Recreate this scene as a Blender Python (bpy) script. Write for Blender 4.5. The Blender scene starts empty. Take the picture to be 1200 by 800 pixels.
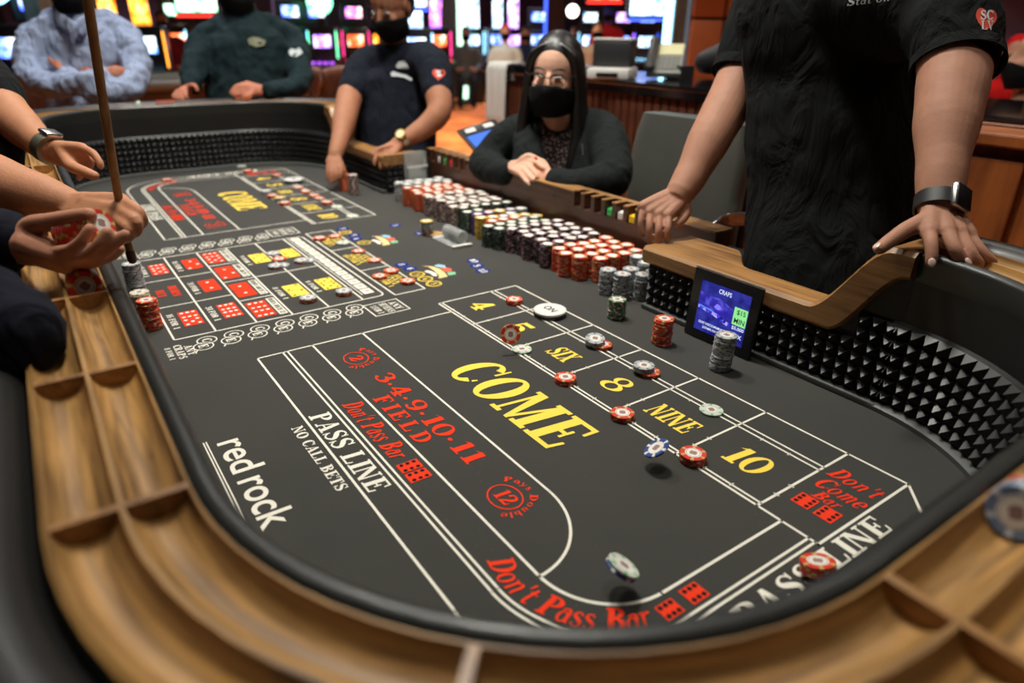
import bpy, bmesh, math, random
from mathutils import Vector, Matrix
random.seed(7)
PI = math.pi
SC = bpy.context.scene
COL = SC.collection
FZ = 0.80                      # height of the felt above the floor; every length below is in metres
# ---------------------------------------------------------------- camera
F_PX = 790.1
YAW, PIT, ROL = math.radians(145.010), math.radians(24.953), math.radians(0.599)
CAM = Vector((1.6855, -0.2612, 0.5753))          # relative to the felt centre
FWD = Vector((math.cos(YAW)*math.cos(PIT), math.sin(YAW)*math.cos(PIT), -math.sin(PIT)))
_rt = Vector((math.sin(YAW), -math.cos(YAW), 0)); _up = _rt.cross(FWD)
RGT = math.cos(ROL)*_rt + math.sin(ROL)*_up
UPV = -math.sin(ROL)*_rt + math.cos(ROL)*_up
cd = bpy.data.cameras.new('camera'); cam = bpy.data.objects.new('camera', cd); COL.objects.link(cam)
cam.matrix_world = Matrix(((RGT.x, UPV.x, -FWD.x, CAM.x), (RGT.y, UPV.y, -FWD.y, CAM.y), (RGT.z, UPV.z, -FWD.z, CAM.z+FZ), (0, 0, 0, 1)))
cd.sensor_width = 36.0; cd.lens = F_PX/1200*36; cd.clip_start = .02; cd.clip_end = 80
cd.dof.use_dof = True; cd.dof.focus_distance = 1.15; cd.dof.aperture_fstop = 2.4
SC.camera = cam
# ---------------------------------------------------------------- world, lights, exposure
w = bpy.data.worlds.new('world'); SC.world = w; w.use_nodes = True
w.node_tree.nodes['Background'].inputs[0].default_value = (.055, .05, .075, 1)
w.node_tree.nodes['Background'].inputs[1].default_value = 1.0
SC.view_settings.view_transform = 'Standard'; SC.view_settings.look = 'None'
SC.view_settings.gamma = 1; SC.view_settings.use_curve_mapping = False
SC.view_settings.exposure = 0.2
def lamp(name, loc, power, size, color=(1, .86, .7), kind='AREA', target=None, spot=70):
    l = bpy.data.lights.new(name, kind); l.energy = power; l.color = color
    if kind == 'AREA': l.shape = 'DISK'; l.size = size; l.spread = math.radians(120)
    elif kind == 'SPOT': l.shadow_soft_size = size; l.spot_size = math.radians(spot); l.spot_blend = .6
    else: l.shadow_soft_size = size
    o = bpy.data.objects.new(name, l); COL.objects.link(o); o.location = (loc[0], loc[1], loc[2])
    d = (Vector(target)-Vector(loc)) if target else Vector((0, 0, -1))
    o.rotation_euler = d.to_track_quat('-Z', 'Y').to_euler()
    return o
CEIL = 3.7                      # absolute ceiling height
LAMPS = [  # x, y, power, radius, colour (pit downlights, plus unseen ones added to brighten carpet and far walls)
 (.12, .66, 29, .2, (1, .97, .88)), (-.95, .6, 23, .2, (1, .97, .88)), (1.15, .4, 5, .2, (1, .96, .86)), (-.3, -.7, 3, .2, (1, .95, .86)),
 (-2.7, .3, 17, .22, (.92, .95, 1)), (-2.2, 2.7, 14, .24, (1, .92, .8)), (.3, 2.9, 11, .24, (1, .9, .78)),
 (-4.8, 1.4, 14, .26, (.85, .85, 1)), (-4.2, 4.6, 30, .26, (1, .84, .64)), (-4.4, 2.9, 75, .26, (1, .88, .7)), (-7.0, 4.8, 90, .26, (1, .88, .7)), (-.6, 5.2, 22, .26, (1, .82, .6)), (2.2, 3.0, 8, .24, (1, .9, .78)), (-12.0, 2.0, 60, .26, (.9, .85, 1)), (-10.5, 8.5, 70, .26, (.95, .88, 1)), (-5.5, 10.5, 60, .26, (1, .9, .85))]  # carpet and far wall lamps in this row are added fill
for i, (x, y, p, s, c) in enumerate(LAMPS):
    lamp('downlight_or_fill_lamp', (x, y, CEIL-.06), p, s*2, c)

# ---------------------------------------------------------------- helpers
def at(u, v, d):
    """point seen at pixel (u,v) of the 1200x800 frame, d metres in front of the lens (felt-relative)"""
    return CAM + (FWD + RGT*((u-600)/F_PX) - UPV*((v-400)/F_PX))*d
def onz(u, v, z=0.0):
    r = FWD + RGT*((u-600)/F_PX) - UPV*((v-400)/F_PX)
    return CAM + r*((z-CAM.z)/r.z)
def ony(u, v, y):
    r = FWD + RGT*((u-600)/F_PX) - UPV*((v-400)/F_PX)
    return CAM + r*((y-CAM.y)/r.y)
BASE = {}
def tag(o, label=None, cat=None, group=None, kind=None):
    if label: o['label'] = label
    if cat: o['category'] = cat
    if group: o['group'] = group
    if kind: o['kind'] = kind
    return o
def thing(name, label, cat, base=(0, 0, 0), group=None):
    o = bpy.data.objects.new(name, None); COL.objects.link(o); o.empty_display_size = .05
    b = Vector(base); o.location = (b.x, b.y, b.z+FZ); BASE[o.name] = b
    return tag(o, label, cat, group)
class MB:
    """collects closed shapes; build() links them as ONE mesh object"""
    def __init__(s): s.v = []; s.f = []; s.m = []; s.uv = []
    def add(s, vs, fs, mi=0, uv=None):
        n = len(s.v); s.v += [Vector(p) for p in vs]
        for k, f in enumerate(fs):
            s.f.append([i+n for i in f]); s.m.append(mi if isinstance(mi, int) else mi[k])
            s.uv.append(uv[k] if uv else None)
        return s
    def box(s, a, b, mi=0, bev=0.0, M=None):
        x0, y0, z0 = [min(p, q) for p, q in zip(a, b)]; x1, y1, z1 = [max(p, q) for p, q in zip(a, b)]
        if bev <= 0:
            vs = [(x0,y0,z0),(x1,y0,z0),(x1,y1,z0),(x0,y1,z0),(x0,y0,z1),(x1,y0,z1),(x1,y1,z1),(x0,y1,z1)]
            fs = [(3,2,1,0),(4,5,6,7),(0,1,5,4),(1,2,6,5),(2,3,7,6),(3,0,4,7)]
        else:
            e = min(bev, (x1-x0)*.49, (y1-y0)*.49, (z1-z0)*.49)
            bm = bmesh.new(); bmesh.ops.create_cube(bm, size=1)
            for v in bm.verts: v.co = Vector((x0 if v.co.x < 0 else x1, y0 if v.co.y < 0 else y1, z0 if v.co.z < 0 else z1))
            bmesh.ops.bevel(bm, geom=bm.edges[:], offset=e, segments=2, profile=.5, affect='EDGES')
            bm.verts.index_update(); vs = [tuple(v.co) for v in bm.verts]; fs = [[v.index for v in f.verts] for f in bm.faces]; bm.free()
        if M is not None: vs = [M @ Vector(p) for p in vs]
        return s.add(vs, fs, mi)
    def rings(s, rs, mi=0, cap=True, closed=True, uv=False):
        """loft a list of rings (same point count)"""
        n = len(rs[0]); vs = [p for r in rs for p in r]; fs = []
        for i in range(len(rs)-1):
            for j in range(n if closed else n-1):
                k = (j+1) % n; fs.append((i*n+j, i*n+k, (i+1)*n+k, (i+1)*n+j))
        if cap: fs.append(tuple(range(n))[::-1]); fs.append(tuple((len(rs)-1)*n+j for j in range(n)))
        return s.add(vs, fs, mi)
    def cyl(s, p0, p1, r0, r1=None, n=16, mi=0, cap=True):
        p0 = Vector(p0); p1 = Vector(p1); r1 = r0 if r1 is None else r1
        d = (p1-p0).normalized(); a = d.orthogonal().normalized(); b = d.cross(a)
        R = lambda p, r: [p + (a*math.cos(2*PI*j/n) + b*math.sin(2*PI*j/n))*r for j in range(n)]
        return s.rings([R(p0, r0), R(p1, r1)], mi, cap)
    def lathe(s, prof, c=(0, 0, 0), n=24, mi=0, M=None):
        """prof: (r,z) from bottom to top"""
        c = Vector(c); rs = [[c+Vector((r*math.cos(2*PI*j/n), r*math.sin(2*PI*j/n), z)) for j in range(n)] for r, z in prof]
        if M is not None: rs = [[M @ p for p in r] for r in rs]
        return s.rings(rs, mi)
    def tube(s, pts, rad, n=12, mi=0, side=None, sub=4, flat=None, cap=True):
        """smooth tapered tube; rad: radius or (a,b) per point; side: reference for a"""
        P = [Vector(p) for p in pts]
        Rr = [(r, r) if not isinstance(r, (tuple, list)) else tuple(r) for r in (rad if isinstance(rad, (list, tuple)) else [rad]*len(P))]
        if len(P) > 2 and sub > 1:
            Q = []; RQ = []
            for i in range(len(P)-1):
                a = P[max(i-1, 0)]; b = P[i]; c = P[i+1]; d = P[min(i+2, len(P)-1)]
                for k in range(sub):
                    t = k/sub
                    Q.append(.5*((2*b)+(c-a)*t+(2*a-5*b+4*c-d)*t*t+(3*b-a-3*c+d)*t**3))
                    RQ.append(tuple(x+(y-x)*(t*t*(3-2*t)) for x, y in zip(Rr[i], Rr[i+1])))
            Q.append(P[-1]); RQ.append(Rr[-1]); P, Rr = Q, RQ
        rs = []; prev = None
        for i, p in enumerate(P):
            d = (P[min(i+1, len(P)-1)]-P[max(i-1, 0)]).normalized()
            if side is not None: a = Vector(side); a = (a-d*a.dot(d))
            elif prev is not None: a = prev-d*prev.dot(d)
            else: a = d.orthogonal()
            if a.length < 1e-6: a = d.orthogonal()
            a.normalize(); b = d.cross(a); prev = a
            rs.append((p, a, b, d, Rr[i]))
        out = []
        ring = lambda p, a, b, ra, rb: [p+a*(ra*math.cos(2*PI*j/n))+b*(rb*math.sin(2*PI*j/n)) for j in range(n)]
        if cap:                       # rounded ends
            p, a, b, d, (ra, rb) = rs[0]; h = min(ra, rb)
            out.append(ring(p-d*h*.95, a, b, ra*.3, rb*.3)); out.append(ring(p-d*h*.6, a, b, ra*.8, rb*.8))
        for p, a, b, d, (ra, rb) in rs: out.append(ring(p, a, b, ra, rb))
        if cap:
            p, a, b, d, (ra, rb) = rs[-1]; h = min(ra, rb)
            out.append(ring(p+d*h*.6, a, b, ra*.8, rb*.8)); out.append(ring(p+d*h*.95, a, b, ra*.3, rb*.3))
        return s.rings(out, mi)
    def ell(s, c, r, M=None, n=16, m=10, mi=0):
        c = Vector(c); rs = []
        for i in range(1, m):
            t = PI*i/m; z = -math.cos(t); q = math.sin(t)
            ring = []
            for j in range(n):
                p = Vector((r[0]*q*math.cos(2*PI*j/n), r[1]*q*math.sin(2*PI*j/n), r[2]*z))
                ring.append(c+(M @ p if M is not None else p))
            rs.append(ring)
        return s.rings(rs, mi)
    def prism(s, poly, z0, z1, mi=0, M=None):
        n = len(poly); vs = [(x, y, z0) for x, y in poly]+[(x, y, z1) for x, y in poly]
        fs = [tuple(range(n))[::-1], tuple(range(n, 2*n))]+[(i, (i+1) % n, n+(i+1) % n, n+i) for i in range(n)]
        if M is not None: vs = [M @ Vector(p) for p in vs]
        return s.add(vs, fs, mi)
    def mesh(s, name, base, mats, smooth):
        me = bpy.data.meshes.new(name)
        me.from_pydata([(p.x-base.x, p.y-base.y, p.z-base.z) for p in s.v], [], s.f)
        for mt in mats: me.materials.append(mt)
        for p, k in zip(me.polygons, s.m): p.material_index = k
        if any(u is not None for u in s.uv):
            L = me.uv_layers.new(name='UVMap').data
            for p, u in zip(me.polygons, s.uv):
                if u:
                    for li, q in zip(p.loop_indices, u): L[li].uv = q
        if smooth:
            me.polygons.foreach_set('use_smooth', [True]*len(me.polygons))
            if smooth is not True:
                try: me.set_sharp_from_angle(angle=math.radians(smooth))
                except Exception: pass
        me.update(); return me
    def build(s, name, mats, parent=None, smooth=None, base=None):
        if not isinstance(mats, (list, tuple)): mats = [mats]
        if parent is not None: b = BASE[parent.name]
        else: b = Vector(base) if base is not None else Vector((0, 0, 0))
        me = s.mesh(name, b, mats, smooth)
        return link(name, me, parent, b)
def link(name, me, parent=None, b=Vector((0, 0, 0))):
    o = bpy.data.objects.new(name, me); COL.objects.link(o)
    if parent is not None: o.parent = parent
    else: o.location = (b.x, b.y, b.z+FZ)
    BASE[o.name] = b
    return o
def copy_tree(o, parent=None):
    c = o.copy(); COL.objects.link(c); c.parent = parent; BASE[c.name] = BASE[o.name]
    for ch in o.children: copy_tree(ch, c)
    return c
TEMP = []
def organic(mb, name, mats, parent, voxel=.006, smooth=3, base=None, disp=0.0, dscale=.06, dec=None):
    """fuse overlapping closed shapes into one continuous skin"""
    if not isinstance(mats, (list, tuple)): mats = [mats]
    b = BASE[parent.name] if parent is not None else (Vector(base) if base is not None else Vector((0, 0, 0)))
    me = mb.mesh(name+'_raw', b, [], None)
    t = bpy.data.objects.new('t', me); COL.objects.link(t)
    r = t.modifiers.new('r', 'REMESH'); r.mode = 'VOXEL'; r.voxel_size = voxel
    if smooth: q = t.modifiers.new('s', 'SMOOTH'); q.factor = .5; q.iterations = smooth
    if disp:
        tx = bpy.data.textures.new('folds', 'CLOUDS'); tx.noise_scale = dscale; tx.noise_depth = 1
        q = t.modifiers.new('d', 'DISPLACE'); q.texture = tx; q.strength = disp; q.mid_level = .5; q.texture_coords = 'LOCAL'
    if dec: q = t.modifiers.new('c', 'DECIMATE'); q.ratio = dec
    dg = bpy.context.evaluated_depsgraph_get(); dg.update()
    ev = t.evaluated_get(dg); out = bpy.data.meshes.new_from_object(ev); out.name = name
    bpy.data.objects.remove(t); bpy.data.meshes.remove(me)
    out.materials.clear()
    for m_ in mats: out.materials.append(m_)
    out.polygons.foreach_set('use_smooth', [True]*len(out.polygons)); out.update()
    return link(name, out, parent, b)
# ---------------------------------------------------------------- materials
def srgb(r, g, b):
    f = lambda c: (c/255/12.92 if c/255 <= .04045 else ((c/255+.055)/1.055)**2.4)
    return (f(r), f(g), f(b), 1)
def nodes(name):
    m_ = bpy.data.materials.new(name); m_.use_nodes = True
    nt = m_.node_tree; return m_, nt, nt.nodes['Principled BSDF']
def N(nt, t, **kw):
    n = nt.nodes.new(t)
    for k, v in kw.items(): setattr(n, k, v)
    return n
def mat(name, col, rough=.6, metal=0.0, var=.12, vs=40, bump=0.0, bs=200, coat=0.0, trans=0.0, emit=None, estr=0.0, sheen=0.0, spec=None, ior=None):
    m_, nt, p = nodes(name); c = srgb(*col)
    if var:
        tc = N(nt, 'ShaderNodeTexCoord'); nz = N(nt, 'ShaderNodeTexNoise'); nz.inputs['Scale'].default_value = vs; nz.inputs['Detail'].default_value = 3
        nt.links.new(tc.outputs['Object'], nz.inputs['Vector'])
        mx = N(nt, 'ShaderNodeMix', data_type='RGBA')
        mx.inputs['A'].default_value = tuple(x*(1-var) for x in c[:3])+(1,); mx.inputs['B'].default_value = tuple(min(1, x*(1+var)) for x in c[:3])+(1,)
        nt.links.new(nz.outputs['Fac'], mx.inputs['Factor']); nt.links.new(mx.outputs['Result'], p.inputs['Base Color'])
    else: p.inputs['Base Color'].default_value = c
    p.inputs['Roughness'].default_value = rough; p.inputs['Metallic'].default_value = metal
    if coat: p.inputs['Coat Weight'].default_value = coat; p.inputs['Coat Roughness'].default_value = .12
    if trans: p.inputs['Transmission Weight'].default_value = trans
    if ior: p.inputs['IOR'].default_value = ior
    if sheen: p.inputs['Sheen Weight'].default_value = sheen; p.inputs['Sheen Roughness'].default_value = .5
    if spec is not None: p.inputs['Specular IOR Level'].default_value = spec
    if emit: p.inputs['Emission Color'].default_value = srgb(*emit); p.inputs['Emission Strength'].default_value = estr
    if bump:
        tc = N(nt, 'ShaderNodeTexCoord'); nz = N(nt, 'ShaderNodeTexNoise'); nz.inputs['Scale'].default_value = bs; nz.inputs['Detail'].default_value = 4
        nt.links.new(tc.outputs['Object'], nz.inputs['Vector'])
        bp = N(nt, 'ShaderNodeBump'); bp.inputs['Strength'].default_value = bump; bp.inputs['Distance'].default_value = .002
        nt.links.new(nz.outputs['Fac'], bp.inputs['Height']); nt.links.new(bp.outputs['Normal'], p.inputs['Normal'])
    return m_
def wood(name, dark, light, scale=(3, 60, 60), rough=.45, use_uv=False, coat=.15, contrast=1.0):
    m_, nt, p = nodes(name)
    tc = N(nt, 'ShaderNodeTexCoord'); mp = N(nt, 'ShaderNodeMapping'); mp.inputs['Scale'].default_value = scale
    nt.links.new(tc.outputs['UV' if use_uv else 'Object'], mp.inputs['Vector'])
    nz = N(nt, 'ShaderNodeTexNoise'); nz.inputs['Scale'].default_value = 1; nz.inputs['Detail'].default_value = 6; nz.inputs['Roughness'].default_value = .6; nz.inputs['Distortion'].default_value = .6
    nt.links.new(mp.outputs['Vector'], nz.inputs['Vector'])
    big = N(nt, 'ShaderNodeTexNoise'); big.inputs['Scale'].default_value = 7; big.inputs['Detail'].default_value = 2
    nt.links.new(tc.outputs['Object'], big.inputs['Vector'])
    ad = N(nt, 'ShaderNodeMath', operation='MULTIPLY_ADD'); ad.inputs[1].default_value = .45; nt.links.new(big.outputs['Fac'], ad.inputs[0]); nt.links.new(nz.outputs['Fac'], ad.inputs[2])
    cr = N(nt, 'ShaderNodeValToRGB'); cr.color_ramp.elements[0].position = .72-.22*contrast; cr.color_ramp.elements[1].position = .72+.2*contrast
    cr.color_ramp.elements[0].color = srgb(*dark); cr.color_ramp.elements[1].color = srgb(*light)
    nt.links.new(ad.outputs[0], cr.inputs['Fac']); nt.links.new(cr.outputs['Color'], p.inputs['Base Color'])
    p.inputs['Roughness'].default_value = rough; p.inputs['Coat Weight'].default_value = coat; p.inputs['Coat Roughness'].default_value = .25
    bp = N(nt, 'ShaderNodeBump'); bp.inputs['Strength'].default_value = .12; bp.inputs['Distance'].default_value = .001
    nt.links.new(nz.outputs['Fac'], bp.inputs['Height']); nt.links.new(bp.outputs['Normal'], p.inputs['Normal'])
    return m_
def emis(name, col, strength):
    m_, nt, p = nodes(name); p.inputs['Base Color'].default_value = (0, 0, 0, 1)
    p.inputs['Emission Color'].default_value = srgb(*col); p.inputs['Emission Strength'].default_value = strength
    return m_
def screen(name, cols, strength, scale=12, kind='VORONOI'):
    """lit display: coloured patches"""
    m_, nt, p = nodes(name); p.inputs['Base Color'].default_value = (0, 0, 0, 1); p.inputs['Roughness'].default_value = .2
    tc = N(nt, 'ShaderNodeTexCoord')
    tx = N(nt, 'ShaderNodeTexVoronoi' if kind == 'VORONOI' else 'ShaderNodeTexNoise'); tx.inputs['Scale'].default_value = scale
    nt.links.new(tc.outputs['Object'], tx.inputs['Vector'])
    cr = N(nt, 'ShaderNodeValToRGB'); cr.color_ramp.interpolation = 'LINEAR'
    while len(cr.color_ramp.elements) < len(cols): cr.color_ramp.elements.new(.5)
    for i, c in enumerate(cols):
        cr.color_ramp.elements[i].position = .15+.7*i/max(1, len(cols)-1); cr.color_ramp.elements[i].color = srgb(*c)
    nt.links.new(tx.outputs['Color' if kind == 'VORONOI' else 'Fac'], cr.inputs['Fac'])
    nt.links.new(cr.outputs['Color'], p.inputs['Emission Color']); p.inputs['Emission Strength'].default_value = strength
    return m_
M = {}
def felt_mat():
    m_, nt, p = nodes('felt')
    tc = N(nt, 'ShaderNodeTexCoord')
    a = N(nt, 'ShaderNodeTexNoise'); a.inputs['Scale'].default_value = 5; a.inputs['Detail'].default_value = 4
    b = N(nt, 'ShaderNodeTexNoise'); b.inputs['Scale'].default_value = 900; b.inputs['Detail'].default_value = 2
    for n in (a, b): nt.links.new(tc.outputs['Object'], n.inputs['Vector'])
    ma = N(nt, 'ShaderNodeMix', data_type='RGBA'); ma.inputs['A'].default_value = srgb(61, 60, 57); ma.inputs['B'].default_value = srgb(72, 71, 67)
    nt.links.new(a.outputs['Fac'], ma.inputs['Factor'])
    mb_ = N(nt, 'ShaderNodeMix', data_type='RGBA', blend_type='MULTIPLY'); mb_.inputs['Factor'].default_value = .7
    cr = N(nt, 'ShaderNodeValToRGB'); cr.color_ramp.elements[0].position = .3; cr.color_ramp.elements[0].color = (.55, .55, .55, 1); cr.color_ramp.elements[1].position = .7; cr.color_ramp.elements[1].color = (1.0, 1.0, 1.0, 1)
    nt.links.new(b.outputs['Fac'], cr.inputs['Fac']); nt.links.new(ma.outputs['Result'], mb_.inputs['A']); nt.links.new(cr.outputs['Color'], mb_.inputs['B'])
    # pale lint specks
    vo = N(nt, 'ShaderNodeTexVoronoi'); vo.inputs['Scale'].default_value = 70; nt.links.new(tc.outputs['Object'], vo.inputs['Vector'])
    lt = N(nt, 'ShaderNodeMath', operation='LESS_THAN'); lt.inputs[1].default_value = .045; nt.links.new(vo.outputs['Distance'], lt.inputs[0])
    mc = N(nt, 'ShaderNodeMix', data_type='RGBA'); mc.inputs['B'].default_value = srgb(120, 118, 112)
    ml = N(nt, 'ShaderNodeMath', operation='MULTIPLY'); ml.inputs[1].default_value = .5; nt.links.new(lt.outputs[0], ml.inputs[0])
    nt.links.new(ml.outputs[0], mc.inputs['Factor']); nt.links.new(mb_.outputs['Result'], mc.inputs['A']); nt.links.new(mc.outputs['Result'], p.inputs['Base Color'])
    p.inputs['Roughness'].default_value = .95; p.inputs['Sheen Weight'].default_value = .15; p.inputs['Specular IOR Level'].default_value = .15
    bp = N(nt, 'ShaderNodeBump'); bp.inputs['Strength'].default_value = .25; bp.inputs['Distance'].default_value = .0006
    nt.links.new(b.outputs['Fac'], bp.inputs['Height']); nt.links.new(bp.outputs['Normal'], p.inputs['Normal'])
    return m_
M['felt'] = felt_mat()
M['p_white'] = mat('print_white', (232, 228, 214), .9, var=.06, vs=300, spec=.1)
M['p_yellow'] = mat('print_yellow', (250, 215, 88), .9, var=.06, vs=300, spec=.1)
M['p_red'] = mat('print_red', (236, 62, 34), .9, var=.08, vs=300, spec=.1)
M['p_blue'] = mat('print_blue', (34, 52, 130), .9, var=.08, vs=300, spec=.1)
M['p_black'] = mat('print_black', (34, 32, 31), .9, var=.05, vs=300, spec=.1)
M['p_tan'] = mat('print_tan', (228, 196, 140), .9, var=.05, vs=300, spec=.1)
M['p_green'] = mat('print_green', (130, 190, 150), .9, var=.05, vs=300, spec=.1)
M['p_sky'] = mat('print_sky', (150, 190, 205), .9, var=.05, vs=300, spec=.1)
M['p_coral'] = mat('print_coral', (226, 100, 80), .9, var=.05, vs=300, spec=.1)
M['railwood'] = wood('rail_wood', (72, 46, 22), (196, 148, 84), (7, 120, 120), .5, True, .08, 1.15)
M['capwood'] = wood('cap_wood', (104, 70, 38), (176, 128, 74), (5, 70, 70), .45, False, .2)
M['bankwood'] = wood('bank_wood', (52, 31, 20), (98, 62, 42), (3, 40, 60), .4, False, .2)
M['darkwood'] = wood('dark_slat_wood', (58, 28, 18), (112, 62, 40), (40, 40, 3), .45, False, .1)
M['orangewood'] = wood('orange_wood', (116, 58, 22), (176, 98, 44), (14, 14, 2), .5, False, .1)
M['stickwood'] = wood('stick_wood', (120, 84, 46), (196, 150, 92), (60, 60, 6), .5)
M['vinyl'] = mat('black_vinyl', (36, 38, 36), .38, var=.1, vs=20, bump=.08, bs=500, coat=.1)
M['pad'] = mat('padded_vinyl', (27, 26, 25), .42, var=.15, vs=15, bump=.15, bs=300, coat=.1)
M['rubber'] = mat('black_rubber', (22, 22, 22), .42, var=.1, vs=60, coat=.05)
M['lining'] = mat('wall_lining', (20, 20, 21), .5, var=.1, vs=30, bump=.1, bs=400)
M['apron'] = mat('table_apron', (30, 28, 27), .5, var=.1)
M['black'] = mat('black_plastic', (22, 22, 23), .35, var=.05, coat=.2)
M['dark'] = mat('dark_plastic', (44, 44, 45), .45, var=.08)
M['grey'] = mat('grey_plastic', (150, 150, 146), .5, var=.08)
M['metal'] = mat('brushed_metal', (190, 190, 188), .3, 1.0, var=.05)
M['gold'] = mat('gold_metal', (220, 180, 90), .28, 1.0, var=.05)
M['white'] = mat('white_plastic', (226, 224, 218), .4, var=.04)
def clear_mat():
    m_, nt, p = nodes('clear_acrylic'); p.inputs['Base Color'].default_value = (.92, .94, .93, 1); p.inputs['Roughness'].default_value = .12
    p.inputs['Transmission Weight'].default_value = .72; p.inputs['IOR'].default_value = 1.49
    return m_
M['acrylic'] = clear_mat()
CHIPC = {'red': ((206, 52, 34), (196, 170, 96)), 'grey': ((170, 174, 176), (112, 116, 120)), 'green': ((70, 120, 78), (226, 176, 176)), 'pale': ((206, 210, 198), (120, 180, 130)),
         'pinkblack': ((46, 40, 42), (176, 128, 138)), 'blackgreen': ((34, 40, 36), (84, 118, 88)), 'purple': ((104, 66, 128), (60, 44, 76)), 'yellow': ((226, 186, 60), (150, 120, 46)),
         'orange': ((214, 78, 34), (150, 118, 60)), 'blue': ((44, 70, 132), (224, 226, 230)), 'cream': ((214, 206, 178), (150, 140, 112)), 'steel': ((112, 130, 158), (196, 204, 212)), 'brown': ((112, 86, 80), (206, 186, 176)), 'teal': ((120, 160, 165), (60, 70, 80))}
for k, (a, b) in CHIPC.items():
    M['c_'+k] = mat('chip_'+k, a, .42, var=.1, vs=150, coat=.1); M['s_'+k] = mat('chip_spot_'+k, b, .42, var=.1, vs=150, coat=.1)
M['inlay'] = mat('chip_inlay', (232, 228, 218), .4, var=.04)
M['inlayprint'] = mat('chip_inlay_print', (150, 120, 116), .5, var=.2, vs=400)
# ================================================================ setting
RX0, RX1, RY0, RY1 = -15.0, 4.2, -5.0, 13.0
FL = -FZ; CZ = CEIL-FZ
def carpet():
    m_, nt, p = nodes('carpet'); tc = N(nt, 'ShaderNodeTexCoord')
    vo = N(nt, 'ShaderNodeTexVoronoi'); vo.inputs['Scale'].default_value = 1.6; nt.links.new(tc.outputs['Object'], vo.inputs['Vector'])
    nz = N(nt, 'ShaderNodeTexNoise'); nz.inputs['Scale'].default_value = 3.2; nz.inputs['Detail'].default_value = 4; nt.links.new(tc.outputs['Object'], nz.inputs['Vector'])
    ad = N(nt, 'ShaderNodeMath', operation='MULTIPLY'); nt.links.new(vo.outputs['Distance'], ad.inputs[0]); nt.links.new(nz.outputs['Fac'], ad.inputs[1])
    cr = N(nt, 'ShaderNodeValToRGB'); cr.color_ramp.elements[0].position = .05; cr.color_ramp.elements[0].color = srgb(168, 84, 38)
    cr.color_ramp.elements[1].position = .4; cr.color_ramp.elements[1].color = srgb(232, 138, 66)
    e = cr.color_ramp.elements.new(.2); e.color = srgb(206, 106, 46)
    nt.links.new(ad.outputs[0], cr.inputs['Fac']); nt.links.new(cr.outputs['Color'], p.inputs['Base Color']); p.inputs['Roughness'].default_value = .95
    return m_
M['carpet'] = carpet()
M['wall'] = mat('dark_wall', (92, 78, 104), .8, var=.2, vs=2)
M['walllight'] = mat('lilac_wall', (120, 108, 140), .8, var=.1, vs=2)
M['ceil'] = mat('ceiling_paint', (70, 62, 56), .9, var=.1, vs=2)
def struct(name, mb, m_, **k):
    o = mb.build(name, m_, **k); o['kind'] = 'structure'; return o
struct('floor', MB().box((RX0, RY0, FL-.1), (RX1, RY1, FL)), M['carpet'])
struct('ceiling', MB().box((RX0, RY0, CZ), (RX1, RY1, CZ+.1)), M['ceil'])
struct('wall_far', MB().box((RX0-.1, RY0, FL), (RX0, RY1, CZ)), M['wall'])
struct('wall_near', MB().box((RX1, RY0, FL), (RX1+.1, RY1, CZ)), M['wall'])
struct('wall_left', MB().box((RX0, RY0-.1, FL), (RX1, RY0, CZ)), M['wall'])
struct('wall_right', MB().box((RX0, RY1, FL), (RX1, RY1+.1, CZ)), M['wall'])
M['glow'] = emis('lamp_diffuser', (255, 226, 190), 3)
for i, (x, y, p, s, c) in enumerate(LAMPS):
    t = thing('downlight', 'round recessed ceiling downlight with white trim ring, some added as unseen fill', 'light', (x, y, CZ), group='recessed ceiling downlights')
    MB().lathe([(s*1.02, -.02), (s*1.02, 0), (s*1.14, 0), (s*1.14, -.02)], (x, y, CZ), 24).build('trim_ring', M['white'], t)
    MB().lathe([(s, -.012), (s, -.002)], (x, y, CZ), 24).build('diffuser', M['glow'], t)

# ================================================================ craps table
HX, Y0, Y1, CR = 1.538, -.205, .815, .32
DX = 1.232            # where the players' rail ends on the dealers' side
BX = .685             # half length of the bank recess
TAB = thing('craps_table', 'craps table with charcoal felt layout, pyramid rubber walls and wooden chip rail', 'table', (0, .3, FL))
def rail_path(step=.03):
    out = []
    def seg(a, b, n):
        a = Vector(a); b = Vector(b); k = max(1, int((b-a).length/step))
        for i in range(k): out.append((a+(b-a)*(i/k), Vector(n)))
    def arc(cx, cy, a0, a1):
        k = 18
        for i in range(k):
            t = math.radians(a0+(a1-a0)*i/k); n = Vector((math.cos(t), math.sin(t))); out.append((Vector((cx, cy))+n*CR, n))
    cx = HX-CR
    seg((DX, Y1), (cx, Y1), (0, 1)); arc(cx, Y1-CR, 90, 0); seg((HX, Y1-CR), (HX, Y0+CR), (1, 0)); arc(cx, Y0+CR, 0, -90)
    seg((cx, Y0), (-cx, Y0), (0, -1)); arc(-cx, Y0+CR, -90, -180); seg((-HX, Y0+CR), (-HX, Y1-CR), (-1, 0)); arc(-cx, Y1-CR, 180, 90)
    seg((-cx, Y1), (-DX, Y1), (0, 1)); out.append((Vector((-DX, Y1)), Vector((0, 1))))
    return out
RP = rail_path()
SL = [0.0]
for i in range(1, len(RP)): SL.append(SL[-1]+(RP[i][0]-RP[i-1][0]).length)
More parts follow.
